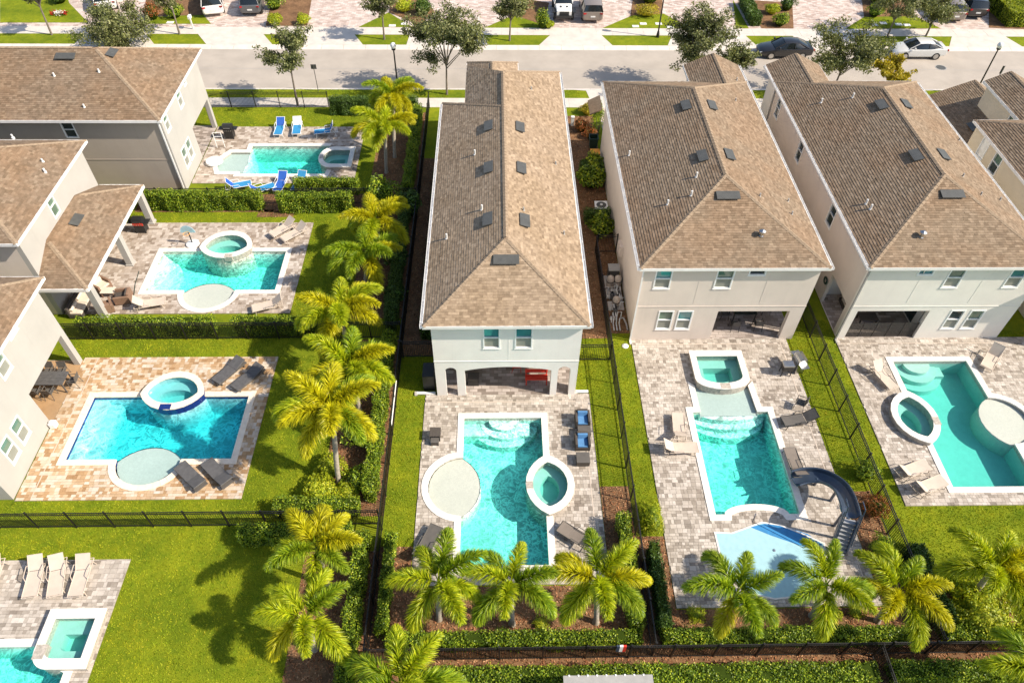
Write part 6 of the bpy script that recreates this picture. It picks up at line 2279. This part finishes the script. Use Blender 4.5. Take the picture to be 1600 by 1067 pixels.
# ------------------------------------------------------------------ street: cars, lamps, signs
def car(label, x, y, rz, paint, kind='sedan'):
    """local +X is the front"""
    t = thing('parked_car', label, {'sedan': 'car', 'suv': 'suv', 'van': 'van', 'jeep': 'jeep'}[kind], (x, y, -.12 if y < 64.6 else .02), rz, 'parked cars')
    if kind == 'sedan':
        st = [(-2.42, .72, .42, .86), (-2.3, .86, .3, .98), (-1.6, .92, .22, 1.0), (-.8, .93, .2, .96), (.6, .93, .2, .94), (1.3, .92, .22, .9), (2.0, .88, .24, .78), (2.35, .76, .3, .66), (2.45, .6, .36, .56)]
        cab = [(-1.95, .66, 1.0), (-1.1, .62, 1.36), (-.35, .63, 1.44), (.3, .62, 1.4), (1.15, .7, .94)]
    elif kind == 'suv':
        st = [(-2.4, .78, .45, 1.05), (-2.3, .92, .35, 1.12), (-1.2, .97, .28, 1.12), (.7, .97, .28, 1.08), (1.4, .96, .3, 1.05), (2.1, .93, .32, .98), (2.4, .8, .38, .85)]
        cab = [(-2.3, .8, 1.12), (-2.0, .74, 1.66), (-.5, .76, 1.74), (.4, .74, 1.7), (1.15, .82, 1.07)]
    elif kind == 'van':
        st = [(-2.5, .85, .42, 1.1), (-2.42, .96, .32, 1.12), (0, .98, .26, 1.12), (1.5, .97, .28, 1.08), (2.2, .92, .3, .92), (2.5, .75, .4, .75)]
        cab = [(-2.42, .86, 1.12), (-2.25, .8, 1.66), (-.5, .82, 1.75), (.7, .78, 1.7), (1.75, .86, 1.06)]
    else:
        st = [(-2.3, .8, .55, 1.15), (-2.2, .84, .5, 1.2), (.6, .84, .5, 1.2), (.8, .8, .5, 1.18), (2.0, .72, .5, 1.12), (2.15, .7, .55, 1.08)]
        cab = [(-2.2, .8, 1.2), (-2.1, .74, 1.82), (.0, .74, 1.85), (.35, .72, 1.8), (.7, .78, 1.2)]
    m = MB()
    k = 10
    for (sx, w, zb, zt) in st:
        zm = (zb + zt) / 2
        for (a, z) in ((-.86 * w, zb), (-w, zb + .12), (-w * 1.01, zm + .05), (-w * .97, zt - .07), (-w * .8, zt), (w * .8, zt), (w * .97, zt - .07), (w * 1.01, zm + .05), (w, zb + .12), (.86 * w, zb)):
            m.v.append((sx, a, z))
    for i in range(len(st) - 1):
        for j in range(k):
            m.f.append((i * k + j, i * k + (j + 1) % k, (i + 1) * k + (j + 1) % k, (i + 1) * k + j))
    m.f += [tuple(range(k)), tuple((len(st) - 1) * k + j for j in range(k))[::-1]]
    body = obj('body', m, paint, t, world=False, smooth=True)
    # glasshouse
    zb = cab[0][2] - .08
    m = MB()
    for (sx, w, z) in cab:
        wb = w + (.2 if z > zb + .25 else .08)
        m.v += [(sx, -wb, zb), (sx, -w - .02, z - .05), (sx, -w + .08, z), (sx, w - .08, z), (sx, w + .02, z - .05), (sx, wb, zb)]
    k = 6
    for i in range(len(cab) - 1):
        for j in range(k - 1):
            m.f.append((i * k + j, i * k + j + 1, (i + 1) * k + j + 1, (i + 1) * k + j))
    obj('glasshouse', m, 'car_glass', t, world=False, smooth=True)
    m = MB()
    rf = cab[1:-1]
    for (sx, w, z) in rf:
        m.v += [(sx, -w - .03, z - .045), (sx, -w + .07, z + .015), (sx, 0, z + .03), (sx, w - .07, z + .015), (sx, w + .03, z - .045)]
    for i in range(len(rf) - 1):
        for j in range(4):
            m.f.append((i * 5 + j, i * 5 + j + 1, i * 5 + 6 + j, i * 5 + 5 + j))
    obj('roof', m, paint if kind != 'jeep' else 'black_plastic', t, world=False, smooth=True)
    for s in (-1, 1):
        for (sx, w, z), lw in ((cab[1], 0), (cab[-2], 0)):
            e = cab[0] if (sx, w, z) == cab[1] else cab[-1]
            obj('pillar', MB().tube([(sx, s * (w + .01), z - .03), (e[0], s * (e[1] + .1), zb + .06)], .035, 5), paint, t, world=False)
        mx = (cab[1][0] + cab[-2][0]) / 2 - .2
        obj('pillar', MB().tube([(mx, s * (cab[2][1] + .015), cab[2][2] - .05), (mx, s * (cab[2][1] + .2), zb + .05)], .03, 5), 'black_plastic', t, world=False)
        obj('mirror', MB().rbox((cab[-1][0] - .35, s * (st[3][1] + .1), zb + .16), (.12, .2, .13)), paint, t, world=False)
        fx, bx_ = st[-2][0] - .1, st[1][0] - .02
        obj('headlight', MB().rbox((fx + .06, s * st[-2][1] * .8, st[-2][3] - .1), (.2, .26, .12), (0, rad(20), rad(-20 * s))), 'head_clear', t, world=False)
        obj('tail_light', MB().rbox((bx_ - .06, s * st[1][1] * .82, st[1][3] - .14), (.1, .3, .13), (0, 0, rad(18 * s))), 'tail_red', t, world=False)
        for ax in (1.42, -1.42) if kind != 'jeep' else (1.35, -1.35):
            r = .33 if kind == 'sedan' else .38 if kind != 'jeep' else .42
            wy = s * (.86 if kind == 'sedan' else .9)
            wl_ = obj('wheel', MB().tube([(ax, wy - s * .12, r), (ax, wy + s * .08, r)], r, 18), 'tyre', t, world=False)
            obj('rim', MB().tube([(ax, wy + s * .08, r), (ax, wy + s * .092, r)], r * .68, 14), 'steel', wl_, world=False)
            obj('arch', MB().tube([(ax, wy - s * .1, r), (ax, wy + s * .055, r)], r * 1.16, 18), 'black_plastic', t, world=False)
    obj('number_plate', MB().rbox((st[0][0] - .015, 0, .7), (.02, .45, .14)), 'plate_white', t, world=False)
    obj('grille', MB().rbox((st[-1][0] + .005, 0, (st[-1][2] + st[-1][3]) / 2), (.04, st[-1][1] * 1.3, .16 if kind != 'jeep' else .4)), 'black_plastic', t, world=False)
    if kind == 'jeep':
        for s in (-1, 1):
            obj('fender', MB().box(.9, 2.0, s * .98 - .16, s * .98 + .16, .86, .92), 'black_plastic', t, world=False)
        obj('bumper', MB().box(2.16, 2.36, -.8, .8, .5, .68), 'black_plastic', t, world=False)
        for s in (-.3, .3):
            obj('hood_vent', MB().box(1.2, 1.5, s - .08, s + .08, 1.16, 1.19), 'black_plastic', t, world=False)
    return t


car('silver sedan parked across the street at the right', 38.55, 63.75, math.pi, 'paint_silver')
car('black sedan parked on the road above the pinkish house', 26.3, 63.75, math.pi, 'paint_black')
x, y = G(881, 37)
car('white jeep facing the street on a paved drive', x, y + 2.3, -math.pi / 2, 'paint_white', 'jeep')
x, y = G(924, 39)
car('brown minivan parked beside the white jeep', x + .1, y + 2.6, math.pi / 2, 'paint_brown', 'van')
x, y = G(326, 26)
car('white minivan at the top left, parked askew', x, y + 2.1, math.pi / 2 + .28, 'paint_white', 'van')
x, y = G(391, 27)
car('dark grey suv next to the white minivan', x, y + 2.3, math.pi / 2 + .06, 'paint_grey', 'suv')
x, y = G(158, 19)
car('white suv in the topmost left driveway', x, y + 1.9, math.pi / 2 + .35, 'paint_white', 'suv')
x, y = G(1492, 38)
car('silver suv at the top right, under the slim trees', x, y + 2.4, math.pi / 2 - .05, 'paint_brown', 'suv')
x, y = G(1527, 33)
car('black suv at the top right, nearest the bright hedge', x, y + 2.5, math.pi / 2 - .08, 'paint_black', 'suv')


def lamp_post(label, x, y, h):
    t = thing('street_lamp', label, 'street lamp', (x, y, 0))
    obj('base', MB().lathe([(.16, 0), (.16, .1), (.11, .5), (.08, .6)], (0, 0, 0), 12), 'fence_black', t, world=False, smooth=True)
    obj('pole', MB().tube([(0, 0, .55), (0, 0, h)], [.07, .055], 10), 'fence_black', t, world=False, smooth=True)
    obj('collar', MB().lathe([(.06, h - .02), (.16, h + .06), (.18, h + .14), (.12, h + .16)], (0, 0, 0), 12), 'fence_black', t, world=False, smooth=True)
    obj('globe', MB().lathe([(.12, h + .16), (.22, h + .3), (.24, h + .42), (.17, h + .58), (.05, h + .64)], (0, 0, 0), 14), 'lamp_globe', t, world=False, smooth=True)


lamp_post('black street lamp with a white globe at the right, near the cream house', 40.7, 56.35, 4.0)
lamp_post('black street lamp across the street, left of the yellow shrubs', 15.2, 66.9, 4.0)
lamp_post('black street lamp behind the farthest palm', -8.25, 56.6, 3.7)


def road_sign(label, x, y, h, w=.45, hh=.4):
    t = thing('road_sign', label, 'sign', (x, y, 0))
    obj('post', MB().tube([(0, 0, 0), (0, 0, h)], .03, 6), 'vent_metal', t, world=False)
    obj('plate', MB().box(-w / 2, w / 2, .031, .045, h - hh, h), 'vent_metal', t, world=False)


road_sign('small dark road sign on a thin post by the near verge', -15.0, 56.85, 2.35)
road_sign('thin sign post beside the right-hand street lamp', 42.3, 56.8, 2.4, .2, .7)
x, y = G(1471, 104)
t = thing('manhole', 'round iron manhole cover in the road', 'manhole', (x, y, -.12))
obj('frame', MB().lathe([(.5, 0), (.5, .008), (.43, .008)], (0, 0, 0), 24), 'lead', t, world=False)
obj('cover', MB().lathe([(.42, 0), (.42, .012), (.05, .013)], (0, 0, 0), 24), 'vent_metal', t, world=False)
x, y = G(302, 46)
t = thing('mailbox', 'white letterbox post on the far sidewalk by the white minivan', 'mailbox', (x, y, 0))
obj('post', MB().box(-.06, .06, -.06, .06, 0, 1.0), 'plate_white', t, world=False)
obj('box', MB().box(-.12, .12, -.25, .25, 1.001, 1.3), 'plate_white', t, world=False, bevel=.03)
for i, (x, y, lb) in enumerate(((613, 41, 'left white meter cover on the small grass corner by the big tree'), (632, 38, 'right white meter cover on the small grass corner by the big tree'), (993, 42, 'lowest left white meter cover on the triangular lawn'), (1005, 38, 'upper left white meter cover on the triangular lawn'),
                             (1029, 38, 'upper right white meter cover on the triangular lawn'), (1047, 43, 'lowest right white meter cover on the triangular lawn'), (1366, 40, 'first white meter cover from the left above the silver sedan'), (1380, 37, 'second white meter cover from the left above the silver sedan'),
                             (1404, 39, 'third white meter cover from the left above the silver sedan'), (1417, 40, 'fourth white meter cover from the left above the silver sedan'), (266, 36, 'white meter cover on the lawn by the white minivan'))):
    x, y = G(x, y)
    t = thing('meter_cover', lb, 'cover', (x, y, 0), group='meter covers in the front lawns')
    obj('lid', MB().box(-.32, .32, -.22, .22, .0, .05), 'plate_white', t, world=False, bevel=.012)
    obj('handle', MB().box(-.06, .06, -.02, .02, .051, .06), 'lead', t, world=False)
